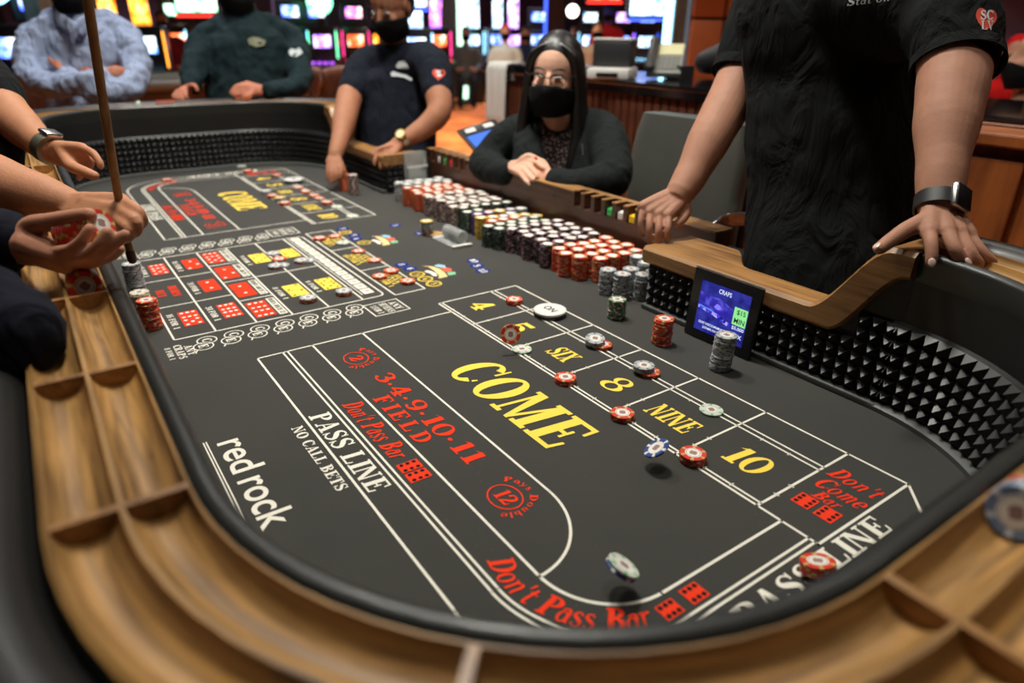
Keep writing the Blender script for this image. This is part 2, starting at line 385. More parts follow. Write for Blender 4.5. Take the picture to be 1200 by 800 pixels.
def sweep(prof, path=None, closed=False, mb=None):
    path = path or RP; mb = mb or MB(); n = len(prof); vs = []; fs = []; uv = []
    pl = [0.0]
    for a, b in zip(prof, prof[1:]): pl.append(pl[-1]+math.hypot(b[0]-a[0], b[1]-a[1]))
    L = [0.0]
    for i in range(1, len(path)): L.append(L[-1]+(path[i][0]-path[i-1][0]).length)
    for p, nn in path:
        for o, z in prof: q = p+nn*o; vs.append((q.x, q.y, z))
    for i in range(len(path)-1):
        for j in range(n if closed else n-1):
            k = (j+1) % n; fs.append((i*n+j, (i+1)*n+j, (i+1)*n+k, i*n+k))
            pk = pl[k] if k else pl[-1]+.02
            uv.append([(L[i], pl[j]), (L[i+1], pl[j]), (L[i+1], pk), (L[i], pk)])
    if closed:
        fs.append(tuple(range(n))); uv.append([(0, 0)]*n); e = (len(path)-1)*n; fs.append(tuple(e+j for j in range(n))[::-1]); uv.append([(0, 0)]*n)
    return mb.add(vs, fs, 0, uv)
RT = .268
def arcpts(cx, cz, r, a0, a1, n=8): return [(cx+r*math.cos(math.radians(a0+(a1-a0)*i/n)), cz+r*math.sin(math.radians(a0+(a1-a0)*i/n))) for i in range(n+1)]
# wall lining, bead, wood with two coin grooves, padded arm rest, apron
lining = sweep([(.03, -.02), (0, -.02), (0, .15), (.004, .155), (.004, RT-.02), (.03, RT-.02)], closed=True).build('wall_lining', M['lining'], TAB, smooth=30)
sweep([(.004, .225)]+arcpts(.0085, RT-.006, .0108, 180, 0, 10)+[(.0183, .225)], closed=True).build('rim_bead', M['vinyl'], TAB, smooth=50)
prof = [(.0165, .2), (.0165, RT), (.0192, RT)]+arcpts(.0402, RT+.002, .0207, 186, 354, 12)+[(.0612, RT), (.0645, RT)]+arcpts(.0855, RT+.002, .0207, 186, 354, 12)+[(.1065, RT), (.111, RT-.003), (.111, .2)]
wood_rail = sweep(prof, closed=True).build('chip_rail', M['railwood'], TAB, smooth=40)
sweep([(.112, .15)]+[(.112, RT-.01)]+arcpts(.150, RT-.028, .036, 165, 0, 10)+[(.19, .2), (.185, .15)], closed=True).build('arm_rest', M['pad'], TAB, smooth=50)
sweep([(.02, -.35), (.02, .2), (.175, .2), (.16, -.35)], closed=True).build('apron', M['apron'], TAB, smooth=40)
sweep([(-.02, 0), (-.02, .008), (-.012, .013), (0, .013), (0, 0)], closed=True).build('wall_foot_strip', mat('foot_strip', (78, 80, 78), .5), TAB, smooth=40)
def pyramids(mb, pts, rows, z0, pitch, h=.015):
    """pts: list of (pos2, normal2) spaced by pitch"""
    for k in range(len(pts)-1):
        (a, na), (b, nb) = pts[k], pts[k+1]
        for r in range(rows):
            z = z0+r*pitch; c = (a+b)*.5-(na+nb).normalized()*(h+.003)
            A = a-na*.003; B = b-nb*.003
            mb.add([(A.x, A.y, z), (B.x, B.y, z), (B.x, B.y, z+pitch), (A.x, A.y, z+pitch), (c.x, c.y, z+pitch/2)], [(0, 1, 4), (1, 2, 4), (2, 3, 4), (3, 0, 4)])
def resample(path, pitch):
    L = [0.0]
    for i in range(1, len(path)): L.append(L[-1]+(path[i][0]-path[i-1][0]).length)
    n = int(L[-1]/pitch); out = []; j = 0
    for k in range(n+1):
        s = L[-1]*k/n
        while j < len(L)-2 and L[j+1] < s: j += 1
        t = (s-L[j])/(L[j+1]-L[j]); out.append((path[j][0].lerp(path[j+1][0], t), path[j][1].lerp(path[j+1][1], t).normalized()))
    return out
PITCH = .0232
mb = MB(); pyramids(mb, resample(RP, PITCH), 6, .0125, PITCH); mb.build('pyramid_bumper', M['rubber'], TAB)
# coin-rail dividers
mbd = MB()
def divider(i):
    p, n = RP[i]; tq = Vector((-n.y, n.x))
    m = MB()
    for off in (0, .0453):
        poly = [(.0192+off, RT+.0005), (.0612+off, RT+.0005)]+[(a+off, z) for a, z in arcpts(.0402, RT+.001, .0212, 357, 183, 8)]
        vs = []
        for s in (-.0035, .0035):
            for o, z in poly: q = p+n*o+tq*s; vs.append((q.x, q.y, z))
        k = len(poly); fs = [tuple(range(k)), tuple(range(k, 2*k))[::-1]]+[(j, k+j, k+(j+1) % k, (j+1) % k) for j in range(k)]
        m.add(vs, fs)
    m.build('rail_divider', M['capwood'], wood_rail)
def nearest(x, y): return min(range(len(RP)), key=lambda i: (RP[i][0]-Vector((x, y))).length)
for x, y in ((1.22, -.205), (.975, -.205), (.735, -.205), (.49, -.205), (.245, -.205), (0, -.205), (-.3, -.205), (-.6, -.205), (-.9, -.205), (-1.2, -.205), (1.452, -.118), (1.538, .122), (1.538, .38), (1.48, .68), (-1.538, .1), (-1.538, .35), (-1.538, .6)):
    divider(nearest(x, y))
# felt and slate under it
def felt_outline(o=.0):
    pts = [(p.x, p.y) for p, n in RP]
    return pts+[(-BX-.02, Y1+.02), (-BX-.02, 1.02), (BX+.02, 1.02), (BX+.02, Y1+.02)]
FELT = MB().prism(felt_outline(), -.012, 0).build('felt', M['felt'], TAB)
# dealers' walls, caps and the bank wall
def ss(a, b, x): t = max(0, min(1, (x-a)/(b-a))); return t*t*(3-2*t)
def zbot(x): return .104+.124*ss(1.115, 1.228, x)
for sg, nm in ((1, 'near'), (-1, 'far')):
    rs = [[Vector((sg*x, Y1+.003, .09)), Vector((sg*x, Y1+.045, .09)), Vector((sg*x, Y1+.045, zbot(x)+.01)), Vector((sg*x, Y1+.003, zbot(x)+.01))] for x in [1.08+(DX-1.08)*k/14 for k in range(15)]]
    if sg < 0: rs = [r[::-1] for r in rs]
    MB().rings(rs).build('lining_gusset', M['lining'], TAB)
    mb = MB(); mb.box((sg*BX, Y1, -.05), (sg*DX, Y1+.045, .108)); mb.box((sg*BX, Y1+.04, -.05), (sg*(BX+.13), .97, .108))
    mb.box((sg*BX, .95, -.05), (sg*(BX+.09), 1.06, .108)); mb.build('dealer_wall', M['lining'], TAB)
    pts = [(Vector((sg*(BX+(DX-BX)*k/24), Y1)), Vector((0, 1))) for k in range(25)]
    mb = MB()
    for k in range(24): pyramids(mb, pts[k:k+2], min(6, int((zbot(abs(pts[k][0].x))+.004-.0125)/PITCH)), .0125, PITCH)
    pts2 = [(Vector((sg*BX, Y1+(.99-Y1)*k/8)), Vector((sg, 0))) for k in range(9)]
    pyramids(mb, pts2, 4, .0125, PITCH, .012); mb.build('pyramid_bumper', M['rubber'], TAB)
    MB().box((sg*BX, Y1-.02, 0), (sg*DX, Y1, .012), bev=.003).build('wall_foot_strip', bpy.data.materials['foot_strip'], TAB)
    rs = []
    for k in range(61):
        x = BX-.012+(DX-BX+.012)*k/60
        zb = zbot(x); zt = .142+.130*ss(1.075, 1.2, x)
        yb = .872+.085*(1-ss(.80, .90, x)); yf = Y1-.017
        yb += .05*ss(1.12, 1.2, x)
        e = .007
        rs.append([(sg*x, yf+e, zb), (sg*x, yb, zb), (sg*x, yb, zt-e), (sg*x, yb-e, zt), (sg*x, yf+e, zt), (sg*x, yf, zt-e), (sg*x, yf, zb+e)])
    if sg < 0: rs = [r[::-1] for r in rs]
    MB().rings([[Vector(q) for q in r] for r in rs]).build('dealer_rail_cap', M['capwood'], TAB, smooth=35)
WY = 1.0
mb = MB(); mb.box((-BX-.02, WY, -.05), (BX+.02, WY+.055, .106))
mb.box((-BX-.02, WY+.042, .106), (BX+.02, WY+.055, .146))
SLOTN = [.205+.044*k for k in range(6)]; SLOTF = [-.44-.044*k for k in range(6)]
xs = sorted([(s-.0145, s+.0145) for s in SLOTN+SLOTF]); cur = -BX-.02
for a, b in xs: mb.box((cur, WY, .106), (a, WY+.042, .146)); cur = b
mb.box((cur, WY, .106), (BX+.02, WY+.042, .146))
BANK = mb.build('bank_wall', M['bankwood'], TAB)
mb = MB(); cur = -BX-.02
for a, b in xs: mb.box((cur, WY-.003, .1462), (a, WY+.06, .151), bev=.002); cur = b
mb.box((cur, WY-.003, .1462), (BX+.02, WY+.06, .151), bev=.002); mb.box((-BX-.02, WY+.040, .1455), (BX+.02, WY+.06, .1505))
mb.build('slotted_edge', M['capwood'], BANK)
MB().box((-DX, .86, -.3), (DX, .90, -.05)).build('apron', M['apron'], TAB)
for sg in (-1, 1): MB().box((sg*.75, .0, FL), (sg*1.25, .6, -.02), bev=.01).build('pedestal', M['apron'], TAB)
MB().box((-1.5, -.15, -.06), (1.5, .8, -.013)).build('table_bed', M['apron'], TAB)
# lammer buttons waiting in the slots of the bank wall
M['lg'] = mat('lammer_green', (60, 170, 90), .4); M['ly'] = mat('lammer_yellow', (240, 205, 40), .4); M['lr'] = mat('lammer_red', (214, 60, 60), .4)
for x, mt, nm in ((SLOTN[3], 'lg', 'green lammer button in a slot of the bank wall near the right dealer'), (SLOTN[4], 'white', 'white lammer button in a slot of the bank wall near the right dealer'), (SLOTN[5], 'ly', 'yellow lammer button in a slot of the bank wall near the right dealer'),
                  (SLOTF[4], 'white', 'white lammer button in a slot of the bank wall near the far dealer'), (SLOTF[3], 'lg', 'green lammer button in a slot of the bank wall near the far dealer'), (SLOTF[2], 'lr', 'red lammer button in a slot of the bank wall near the far dealer')):
    m = MB(); m.box((x-.011, WY+.003, .1062), (x+.011, WY+.025, .128), bev=.004); m.lathe([(.0075, .128), (.0075, .1295)], (x, WY+.014, 0), 14)
    tag(m.build('lammer_button', M[mt], base=(x, WY+.014, .1062)), nm, 'button', 'lammer buttons')
# ================================================================ printed layout (flat ink on the felt)
ZP = .0006
def cr_path(pts, n=6):
    out = []
    P = [Vector(p) for p in pts]
    for i in range(len(P)-1):
        a = P[max(i-1, 0)]; b = P[i]; c = P[i+1]; d = P[min(i+2, len(P)-1)]
        for k in range(n):
            t = k/n; out.append(.5*((2*b)+(c-a)*t+(2*a-5*b+4*c-d)*t*t+(3*b-a-3*c+d)*t**3))
    out.append(P[-1]); return out
class Glyph:
    def __init__(s): s.q = []; s.k = 0
    def r(s, x0, y0, x1, y1): s.k += 1; s.q.append(([(x0, y0), (x1, y0), (x1, y1), (x0, y1)], s.k)); return s
    def p(s, *pts): s.k += 1; s.q.append((list(pts), s.k)); return s
    def ring(s, cx, cy, rx, ry, tx, ty, a0=0, a1=360, n=28):
        s.k += 1; m = max(6, int(n*abs(a1-a0)/360)); A = [math.radians(a0+(a1-a0)*i/m) for i in range(m+1)]
        for a, b in zip(A, A[1:]):
            s.q.append(([(cx+rx*math.cos(a), cy+ry*math.sin(a)), (cx+rx*math.cos(b), cy+ry*math.sin(b)), (cx+(rx-tx)*math.cos(b), cy+(ry-ty)*math.sin(b)), (cx+(rx-tx)*math.cos(a), cy+(ry-ty)*math.sin(a))], s.k))
        return s
    def sw(s, pts, th, n=6):
        s.k += 1; P = cr_path(pts, n); T = []
        for i in range(len(th)-1):
            for k in range(n): T.append(th[i]+(th[i+1]-th[i])*k/n)
        T.append(th[-1])
        L = []
        for i, p in enumerate(P):
            d = P[min(i+1, len(P)-1)]-P[max(i-1, 0)]; d = d.normalized() if d.length else Vector((1, 0)); q = Vector((-d.y, d.x))*T[i]*.5
            L.append((p+q, p-q))
        for (a, b), (c, d) in zip(L, L[1:]): s.q.append(([tuple(a), tuple(b), tuple(d), tuple(c)], s.k))
        return s
    def dot(s, cx, cy, r): s.k += 1; s.q.append(([(cx+r*math.cos(2*PI*i/12), cy+r*math.sin(2*PI*i/12)) for i in range(12)], s.k)); return s
T_, t_, S_ = .265, .085, .09
def G(c):
    g = Glyph()
    def stem(x, y0=0, y1=1, sl=.1, top=True, bot=True, w=T_):
        g.r(x, y0, x+w, y1)
        if top: g.r(x-sl, y1-S_, x+w+sl, y1)
        if bot: g.r(x-sl, y0, x+w+sl, y0+S_)
    if c == 'I': stem(.1); return g, .44
    if c == 'L': stem(.1); g.r(.1, 0, .8, S_).p((.7, 0), (.8, 0), (.84, .32), (.76, .32)); return g, .86
    if c == 'E': stem(.1); g.r(.1, 0, .82, S_).r(.1, 1-S_, .8, 1).r(.3, .47, .56, .55).r(.52, .36, .6, .66).p((.72, 0), (.82, 0), (.86, .32), (.78, .32)).p((.7, 1), (.8, 1), (.82, .7), (.74, .7)); return g, .9
    if c == 'F': stem(.1); g.r(.1, 1-S_, .8, 1).r(.3, .47, .56, .55).r(.52, .36, .6, .66).p((.7, 1), (.8, 1), (.82, .7), (.74, .7)); return g, .84
    if c in 'CG': g.ring(.47, .5, .47, .52, .28, .085, 42, 318); g.p((.8, .66), (.88, .66), (.88, 1), (.82, 1)).sw([(.82, .2), (.86, .3)], [.08, .05]); return g, .93
    if c == 'O': g.ring(.48, .5, .48, .52, .28, .085); return g, .98
    if c == 'Q': g.ring(.48, .5, .48, .52, .28, .085); return g, .98
    if c == '0': g.ring(.4, .5, .4, .52, .22, .08); return g, .84
    if c == 'S':
        g.sw([(.66, .8), (.5, .95), (.3, .94), (.17, .8), (.22, .64), (.42, .52), (.62, .38), (.66, .22), (.5, .06), (.28, .06), (.1, .24)], [.07, .08, .1, .17, .22, .25, .22, .17, .1, .08, .07]).r(.62, .68, .7, 1).r(.05, 0, .13, .34); return g, .78
    if c == 'M': g.r(.12, 0, .21, 1).r(0, 0, .33, S_).r(0, 1-S_, .3, 1).p((.08, 1), (.34, 1), (.68, 0), (.56, 0)).p((.56, 0), (.66, 0), (.96, 1), (.86, 1)); stem(.86, sl=.1); return g, 1.24
    if c == 'N': g.r(.12, 0, .21, 1).r(0, 0, .33, S_).r(0, 1-S_, .3, 1).p((.06, 1), (.34, 1), (.92, 0), (.7, 0)).r(.8, 0, .89, 1).r(.68, 1-S_, 1.0, 1); return g, 1.05
    if c == 'X': g.p((.04, 1), (.32, 1), (.88, 0), (.6, 0)).p((.72, 1), (.82, 1), (.2, 0), (.1, 0)).r(-.02, 1-S_, .42, 1).r(.58, 1-S_, .92, 1).r(0, 0, .32, S_).r(.5, 0, .96, S_); return g, .98
    if c == 'V': g.p((.04, 1), (.32, 1), (.6, 0), (.46, 0)).p((.72, 1), (.82, 1), (.56, 0), (.48, 0)).r(-.02, 1-S_, .42, 1).r(.6, 1-S_, .92, 1); return g, .95
    if c == 'Y': g.p((.0, 1), (.28, 1), (.56, .45), (.34, .45)).p((.72, 1), (.82, 1), (.54, .42), (.44, .42)).r(.33, 0, .56, .5).r(.22, 0, .68, S_).r(-.04, 1-S_, .36, 1).r(.62, 1-S_, .9, 1); return g, .9
    if c == 'A': g.p((.1, 0), (.2, 0), (.5, 1), (.42, 1)).p((.6, 0), (.86, 0), (.58, 1), (.38, 1)).r(.24, .28, .66, .36).r(0, 0, .3, S_).r(.5, 0, .96, S_); return g, .98
    if c == 'P': stem(.1); g.ring(.36, .735, .46, .265, .25, .08, -90, 90).r(.1, .92, .37, 1).r(.1, .47, .37, .55); return g, .86
    if c == 'R': stem(.1); g.ring(.36, .735, .44, .265, .24, .08, -90, 90).r(.1, .92, .37, 1).r(.1, .47, .37, .55).p((.4, .5), (.6, .5), (.92, 0), (.68, 0)); return g, .96
    if c == 'B': stem(.1); g.ring(.36, .75, .42, .25, .23, .08, -90, 90).ring(.36, .27, .48, .27, .25, .08, -90, 90).r(.1, .92, .37, 1).r(.1, 0, .37, .08).r(.3, .47, .4, .54); return g, .9
    if c == 'D': stem(.1); g.ring(.4, .5, .52, .5, .25, .08, -90, 90).r(.1, .92, .41, 1).r(.1, 0, .41, .08); return g, .98
    if c == 'T': stem(.32, top=False); g.r(.02, 1-S_, .86, 1).p((.02, 1), (.1, 1), (.08, .66), (.0, .66)).p((.78, 1), (.86, 1), (.88, .66), (.8, .66)); return g, .9
    if c == 'H': stem(.1); stem(.66); g.r(.3, .46, .7, .54); return g, 1.02
    if c == 'W': g.p((.0, 1), (.24, 1), (.46, 0), (.34, 0)).p((.56, 1), (.64, 1), (.44, 0), (.36, 0)).p((.5, 1), (.74, 1), (.94, 0), (.82, 0)).p((1.06, 1), (1.14, 1), (.92, 0), (.84, 0)).r(-.05, 1-S_, .32, 1).r(.98, 1-S_, 1.2, 1); return g, 1.2
    if c == 'K': stem(.1); g.p((.3, .4), (.4, .36), (.86, 1), (.74, 1)).p((.4, .6), (.54, .66), (.94, 0), (.68, 0)); return g, .98
    if c == 'U': g.r(.1, .3, .33, 1).r(0, 1-S_, .44, 1).ring(.45, .32, .35, .34, .2, .1, 180, 360).r(.72, .3, .8, 1).r(.62, 1-S_, .92, 1); return g, .95
    if c == '1': stem(.24, top=False); g.p((.06, .84), (.24, .88), (.47, 1), (.3, 1)); return g, .58
    if c == '2': g.sw([(.12, .7), (.2, .92), (.42, .97), (.62, .84), (.6, .6), (.36, .34), (.14, .08)], [.2, .12, .09, .2, .24, .18, .1]).r(.08, 0, .7, .16).p((.62, 0), (.72, 0), (.78, .34), (.7, .34)); return g, .82
    if c == '3': g.sw([(.12, .78), (.24, .94), (.42, .95), (.58, .8), (.54, .6), (.32, .53)], [.2, .1, .1, .22, .2, .08]).sw([(.32, .53), (.58, .46), (.66, .26), (.5, .06), (.26, .04), (.1, .22)], [.08, .2, .24, .12, .1, .2]); return g, .78
    if c == '4': g.r(.4, 0, .62, 1).r(.28, 0, .74, S_).p((.4, 1), (.62, 1), (.14, .3), (.02, .3)).r(.02, .24, .8, .34); return g, .82
    if c == '5': g.p((.12, .48), (.2, .48), (.24, 1), (.14, 1)).p((.14, 1), (.66, 1), (.72, 1.02), (.68, .8), (.14, .8)).sw([(.14, .5), (.34, .6), (.58, .5), (.64, .28), (.48, .06), (.24, .04), (.08, .2)], [.06, .1, .2, .24, .12, .1, .18]); return g, .78
    if c == '6': g.ring(.4, .32, .37, .33, .2, .08).sw([(.14, .36), (.2, .74), (.42, .96), (.64, .86)], [.2, .22, .1, .12]); return g, .82
    if c == '7': g.r(.06, .82, .76, 1).sw([(.68, .84), (.46, .46), (.36, .0)], [.12, .2, .24]).r(.06, .68, .14, 1); return g, .8
    if c == '8': g.ring(.4, .75, .33, .27, .17, .07).ring(.4, .26, .4, .28, .2, .07); return g, .84
    if c == '9': g.ring(.4, .68, .37, .33, .2, .08).sw([(.66, .64), (.6, .26), (.38, .04), (.16, .14)], [.2, .22, .1, .14]); return g, .82
    if c == '.': g.dot(.12, .36, .1); return g, .3
    if c == "'": g.p((.06, 1), (.2, 1), (.14, .7), (.08, .7)); return g, .26
    if c == '$': g, w_ = G('S'); g.r(.34, -.1, .41, 1.1); return g, w_
    if c == 'o': g.ring(.3, .32, .3, .34, .16, .06); return g, .66
    if c == 'e': g.ring(.3, .32, .3, .34, .16, .06, 0, 320).r(.1, .29, .58, .35); return g, .64
    if c == 'n': g.r(.1, 0, .24, .64).r(0, .58, .2, .64).sw([(.2, .48), (.36, .62), (.5, .52), (.52, .1), (.6, .02)], [.06, .1, .14, .14, .07]); return g, .68
    if c == 'm': g.r(.1, 0, .24, .64).r(0, .58, .2, .64).sw([(.2, .48), (.34, .62), (.45, .5), (.46, .0)], [.06, .1, .14, .14]).sw([(.5, .48), (.64, .62), (.76, .5), (.78, .08), (.88, .02)], [.06, .1, .14, .14, .07]); return g, .96
    if c == 'r': g.r(.1, 0, .24, .64).r(0, .58, .2, .64).sw([(.2, .44), (.34, .6), (.46, .58)], [.06, .1, .14]); return g, .5
    if c == 't': g.sw([(.2, .86), (.19, .2), (.28, .03), (.42, .1)], [.13, .15, .1, .05]).r(.04, .57, .42, .64); return g, .46
    if c == 'a': g.ring(.26, .26, .25, .27, .13, .06).sw([(.14, .56), (.3, .64), (.46, .54), (.47, .12), (.58, .02)], [.1, .08, .13, .14, .06]); return g, .62
    if c == 's': g.sw([(.42, .5), (.32, .62), (.16, .6), (.1, .48), (.26, .34), (.42, .2), (.36, .04), (.18, .02), (.06, .14)], [.06, .06, .08, .13, .15, .13, .08, .06, .07]); return g, .52
    if c == 'y': g.p((.0, .64), (.14, .64), (.36, .04), (.28, 0)).sw([(.56, .64), (.34, .04), (.2, -.2), (.06, -.18)], [.06, .08, .08, .1]); return g, .6
    if c == 'u': g.r(.08, .14, .22, .64).sw([(.15, .2), (.24, .04), (.4, .06), (.46, .2)], [.14, .1, .08, .08]).r(.42, 0, .56, .64); return g, .66
    if c == 'b': g.r(.06, 0, .2, 1).ring(.32, .3, .26, .32, .14, .06); return g, .64
    if c == 'l': g.r(.08, 0, .22, 1).r(0, 0, .3, .05); return g, .34
    if c == 'D_': pass
    return g, .4          # space
GC = {}
def glyph(c):
    if c not in GC: GC[c] = G(c)
    return GC[c]
def run(s, track=.06):
    x = 0; out = []
    for ch in s:
        g, w_ = glyph(ch); out.append((x, g, w_)); x += w_+track
    return out, x-track
class Ink:
    def __init__(s): s.mb = MB(); s.all = [s.mb]
    def new(s): s.mb = MB(); s.all.append(s.mb); return s
    def quad(s, pts, z=None):
        z = ZP if z is None else z
        a = sum(p[0]*q[1]-q[0]*p[1] for p, q in zip(pts, list(pts[1:])+[pts[0]]))
        if a < 0: pts = list(pts)[::-1]
        s.mb.add([(p[0], p[1], z) for p in pts], [tuple(range(len(pts)))]); return s
    def rect(s, x0, y0, x1, y1, z=None): return s.quad([(x0, y0), (x1, y0), (x1, y1), (x0, y1)], z)
    def line(s, a, b, w=.0039, z=None):
        a = Vector(a); b = Vector(b); d = (b-a).normalized(); q = Vector((-d.y, d.x))*w/2; e = d*w/2
        return s.quad([tuple(a-e+q), tuple(a-e-q), tuple(b+e-q), tuple(b+e+q)], z)
    def arc(s, cx, cy, rx, ry, a0, a1, w=.0039, n=24, z=None):
        A = [math.radians(a0+(a1-a0)*i/n) for i in range(n+1)]
        for a, b in zip(A, A[1:]):
            s.quad([(cx+(rx+w/2)*math.cos(a), cy+(ry+w/2)*math.sin(a)), (cx+(rx+w/2)*math.cos(b), cy+(ry+w/2)*math.sin(b)), (cx+(rx-w/2)*math.cos(b), cy+(ry-w/2)*math.sin(b)), (cx+(rx-w/2)*math.cos(a), cy+(ry-w/2)*math.sin(a))], z)
        return s
    def disc(s, cx, cy, r, z=None, n=16, ry=None): return s.quad([(cx+r*math.cos(2*PI*i/n), cy+(ry or r)*math.sin(2*PI*i/n)) for i in range(n)], z)
    def text(s, txt, x, y, W, H, rot=0, shear=0, track=.06, z=None, auto=True):
        """text from (x,y), width W along the direction rot (degrees), cap height H"""
        if auto: s.new()
        L, tot = run(txt, track); kx = W/tot; c, si = math.cos(math.radians(rot)), math.sin(math.radians(rot))
        for gx, g, w_ in L:
            for q, lay in g.q:
                pts = []
                for px_, py_ in q:
                    u = (gx+px_)*kx+py_*H*shear; v = py_*H; pts.append((x+u*c-v*si, y+u*si+v*c))
                s.quad(pts, (ZP if z is None else z)+lay*3e-5)
        return s
    def on_arc(s, txt, cx, cy, R, a0, a1, H, shear=0, ccw=False, z=None, track=.06):
        """letters round a circle. cw: tops outward; ccw: tops inward"""
        s.new(); L, tot = run(txt, track); kx = abs(math.radians(a1-a0))*R/tot
        for gx, g, w_ in L:
            t = (gx+w_/2)/tot; a = math.radians(a0+(a1-a0)*t)
            px_, py_ = cx+R*math.cos(a), cy+R*math.sin(a); rot = a+(PI/2 if ccw else -PI/2); c, si = math.cos(rot), math.sin(rot)
            for q, lay in g.q:
                pts = []
                for ux, uy in q:
                    u = (ux-w_/2)*kx+uy*H*shear; v = uy*H; pts.append((px_+u*c-v*si, py_+u*si+v*c))
                s.quad(pts, (ZP if z is None else z)+lay*3e-5)
        return s
    def build(s, name, m_):
        for k in s.all:
            if k.f: k.build(name, M[m_], FELT)
YA, YB, YB2, YC, YD, YE, YE2, YF, YF2, YG = 0, .0482, .0571, .107, .213, .4245, .433, .566, .578, .640
XT, XN0, DN, XCE, XB2, XB = .469, .411, .1449, 1.3176, 1.363, 1.3705
XN = [XN0+DN*i for i in range(7)]; XN7 = 1.3705
FONTS = {}
def sans(txt, x, y, W, H, mtl, name, rot=0, shear=0, z=None, M4=None, parent=None, bold=0.0, capref='H'):
    """lettering from the default sans typeface as flat mesh, scaled to W x H"""
    cu = bpy.data.curves.new('t', 'FONT'); cu.body = txt; cu.fill_mode = 'FRONT'; cu.resolution_u = 4; cu.shear = shear; cu.offset = bold
    o = bpy.data.objects.new('t', cu); COL.objects.link(o); dg = bpy.context.evaluated_depsgraph_get(); dg.update()
    me = bpy.data.meshes.new_from_object(o.evaluated_get(dg)); bpy.data.objects.remove(o); bpy.data.curves.remove(cu)
    vs = [v.co.copy() for v in me.vertices]; fs = [list(p.vertices) for p in me.polygons]; bpy.data.meshes.remove(me)
    x0 = min(v.x for v in vs); x1 = max(v.x for v in vs); hh = .73 if capref == 'H' else max(v.y for v in vs)-min(0, min(v.y for v in vs))
    mb = MB(); c, si = math.cos(math.radians(rot)), math.sin(math.radians(rot)); out = []
    for v in vs:
        u = (v.x-x0)/(x1-x0)*W; w_ = v.y/hh*H
        if M4 is not None: out.append(M4 @ Vector((x+u, y+w_, z or 0)))
        else: out.append((x+u*c-w_*si, y+u*si+w_*c, ZP if z is None else z))
    mb.add(out, fs); return mb.build(name, M[mtl] if isinstance(mtl, str) else mtl, parent or FELT)
for sg, half in ((1, 'near'), (-1, 'far')):
    X = lambda v: sg*v
    w = Ink()
    # pass line, don't pass, field, come
    w.line((X(XT), YA), (X(XT), YE)).line((X(XT), YA), (X(1.208), YA)).line((X(XT), YB), (X(1.208), YB), .0035).line((X(XT), YB2), (X(1.208), YB2), .0035).line((X(XT), YC), (X(1.22), YC)).line((X(XT), YD), (X(1.10), YD))
    ar = lambda cx, cy, r, th=.0042: w.arc(X(cx), cy, r, r, *((-90, 0) if sg > 0 else (-90, -180)), w=th)
    ar(1.208, .206, .206); ar(1.208, .206, .158, .0035); ar(1.208, .206, .149, .0035); ar(1.2176, .207, .100)
    w.arc(X(1.10), YC, .12, .106, *((0, 90) if sg > 0 else (180, 90)))
    w.line((X(1.414), .206), (X(1.414), .59)).line((X(XN7), YG), (X(1.414), .59)).line((X(XB-.0045), .206), (X(XB-.0045), YE), .0035).line((X(XB2-.006), .206), (X(XB2-.006), YE), .0035).line((X(XCE), .206), (X(XCE), YE))
    # numbers
    w.line((X(XN0), YE), (X(XN7), YE)).line((X(XN0), YE2), (X(XN[6]), YE2), .0035).line((X(XN0), YF), (X(XN[6]), YF), .0035).line((X(XN0), YF2), (X(XN[6]), YF2), .0035).line((X(XN0), YG), (X(XN7), YG)).line((X(XN7), YE), (X(XN7), YG))
    for x in XN: w.line((X(x), YE), (X(x), YG))
    for x in XN[1:]:
        for k in (.25, .5): w.rect(X(x)-.0045, YE2+(YF-YE2)*k-.001, X(x)+.0045, YE2+(YF-YE2)*k+.001)
    for i in range(6):
        for k in (.33, .66):
            xx = XN[i]+DN*k
            w.rect(X(xx)-.001, YE2-.004, X(xx)+.001, YE2+.005); w.rect(X(xx)-.001, YF-.005, X(xx)+.001, YF+.003)
    w.build('white_lines', 'p_white')
    # words: all read along +X
    def tx(txt, a, b, y, H, **k):      # span a..b on the near half, mirrored for the far half
        return (txt, (a if sg > 0 else -b), y, b-a, H)
    y_ = Ink(); y_.text(*tx('COME', .708, 1.022, .272, .098), shear=.12).build('come_lettering', 'p_yellow')
    y_ = Ink()
    order = ['4', '5', 'SIX', '8', 'NINE', '10']
    spans = [(.452, .497), (.598, .642), (.745, .805), (.899, .948), (1.016, 1.104), (1.172, 1.238)]
    for i, s_ in enumerate(order):
        if sg > 0: a, b = spans[i]
        else:
            c_ = sum(spans[5-i])/2; wd = spans[i][1]-spans[i][0]; a, b = -c_-wd/2, -c_+wd/2
            a, b = -(XN[0]+DN*(5-i)+DN/2)-wd/2, -(XN[0]+DN*(5-i)+DN/2)+wd/2
        H = .054 if len(s_) < 3 else .046
        y_.text(s_, a, .474, b-a, H, shear=.12)
    y_.build('number_lettering', 'p_yellow')
    w = Ink(); w.text(*tx('PASS', .728, .842, .007, .0335), shear=.08); w.text(*tx('LINE', .862, .968, .007, .0335), shear=.08); w.text(*tx('NO CALL BETS', .748, .94, -.0275, .0175))
    if sg > 0: w.text('PASS', 1.4085, .245, .135, .032, rot=90, shear=.08); w.text('LINE', 1.4085, .405, .125, .032, rot=90, shear=.08)
    else: w.text('PASS', -1.4085, .53, .135, .032, rot=-90, shear=.08); w.text('LINE', -1.4085, .37, .125, .032, rot=-90, shear=.08)
    w.build('pass_line_lettering', 'p_white')
    r = Ink(); r.text(*tx("Don't Pass Bar", .722, .912, .066, .033), shear=.22, track=.05)
    r.text(*tx('3.4.9.10.11', .655, .984, .1525, .034), shear=.05, track=.1); r.text(*tx('FIELD', .732, .9, .117, .029), shear=.05, track=.3)
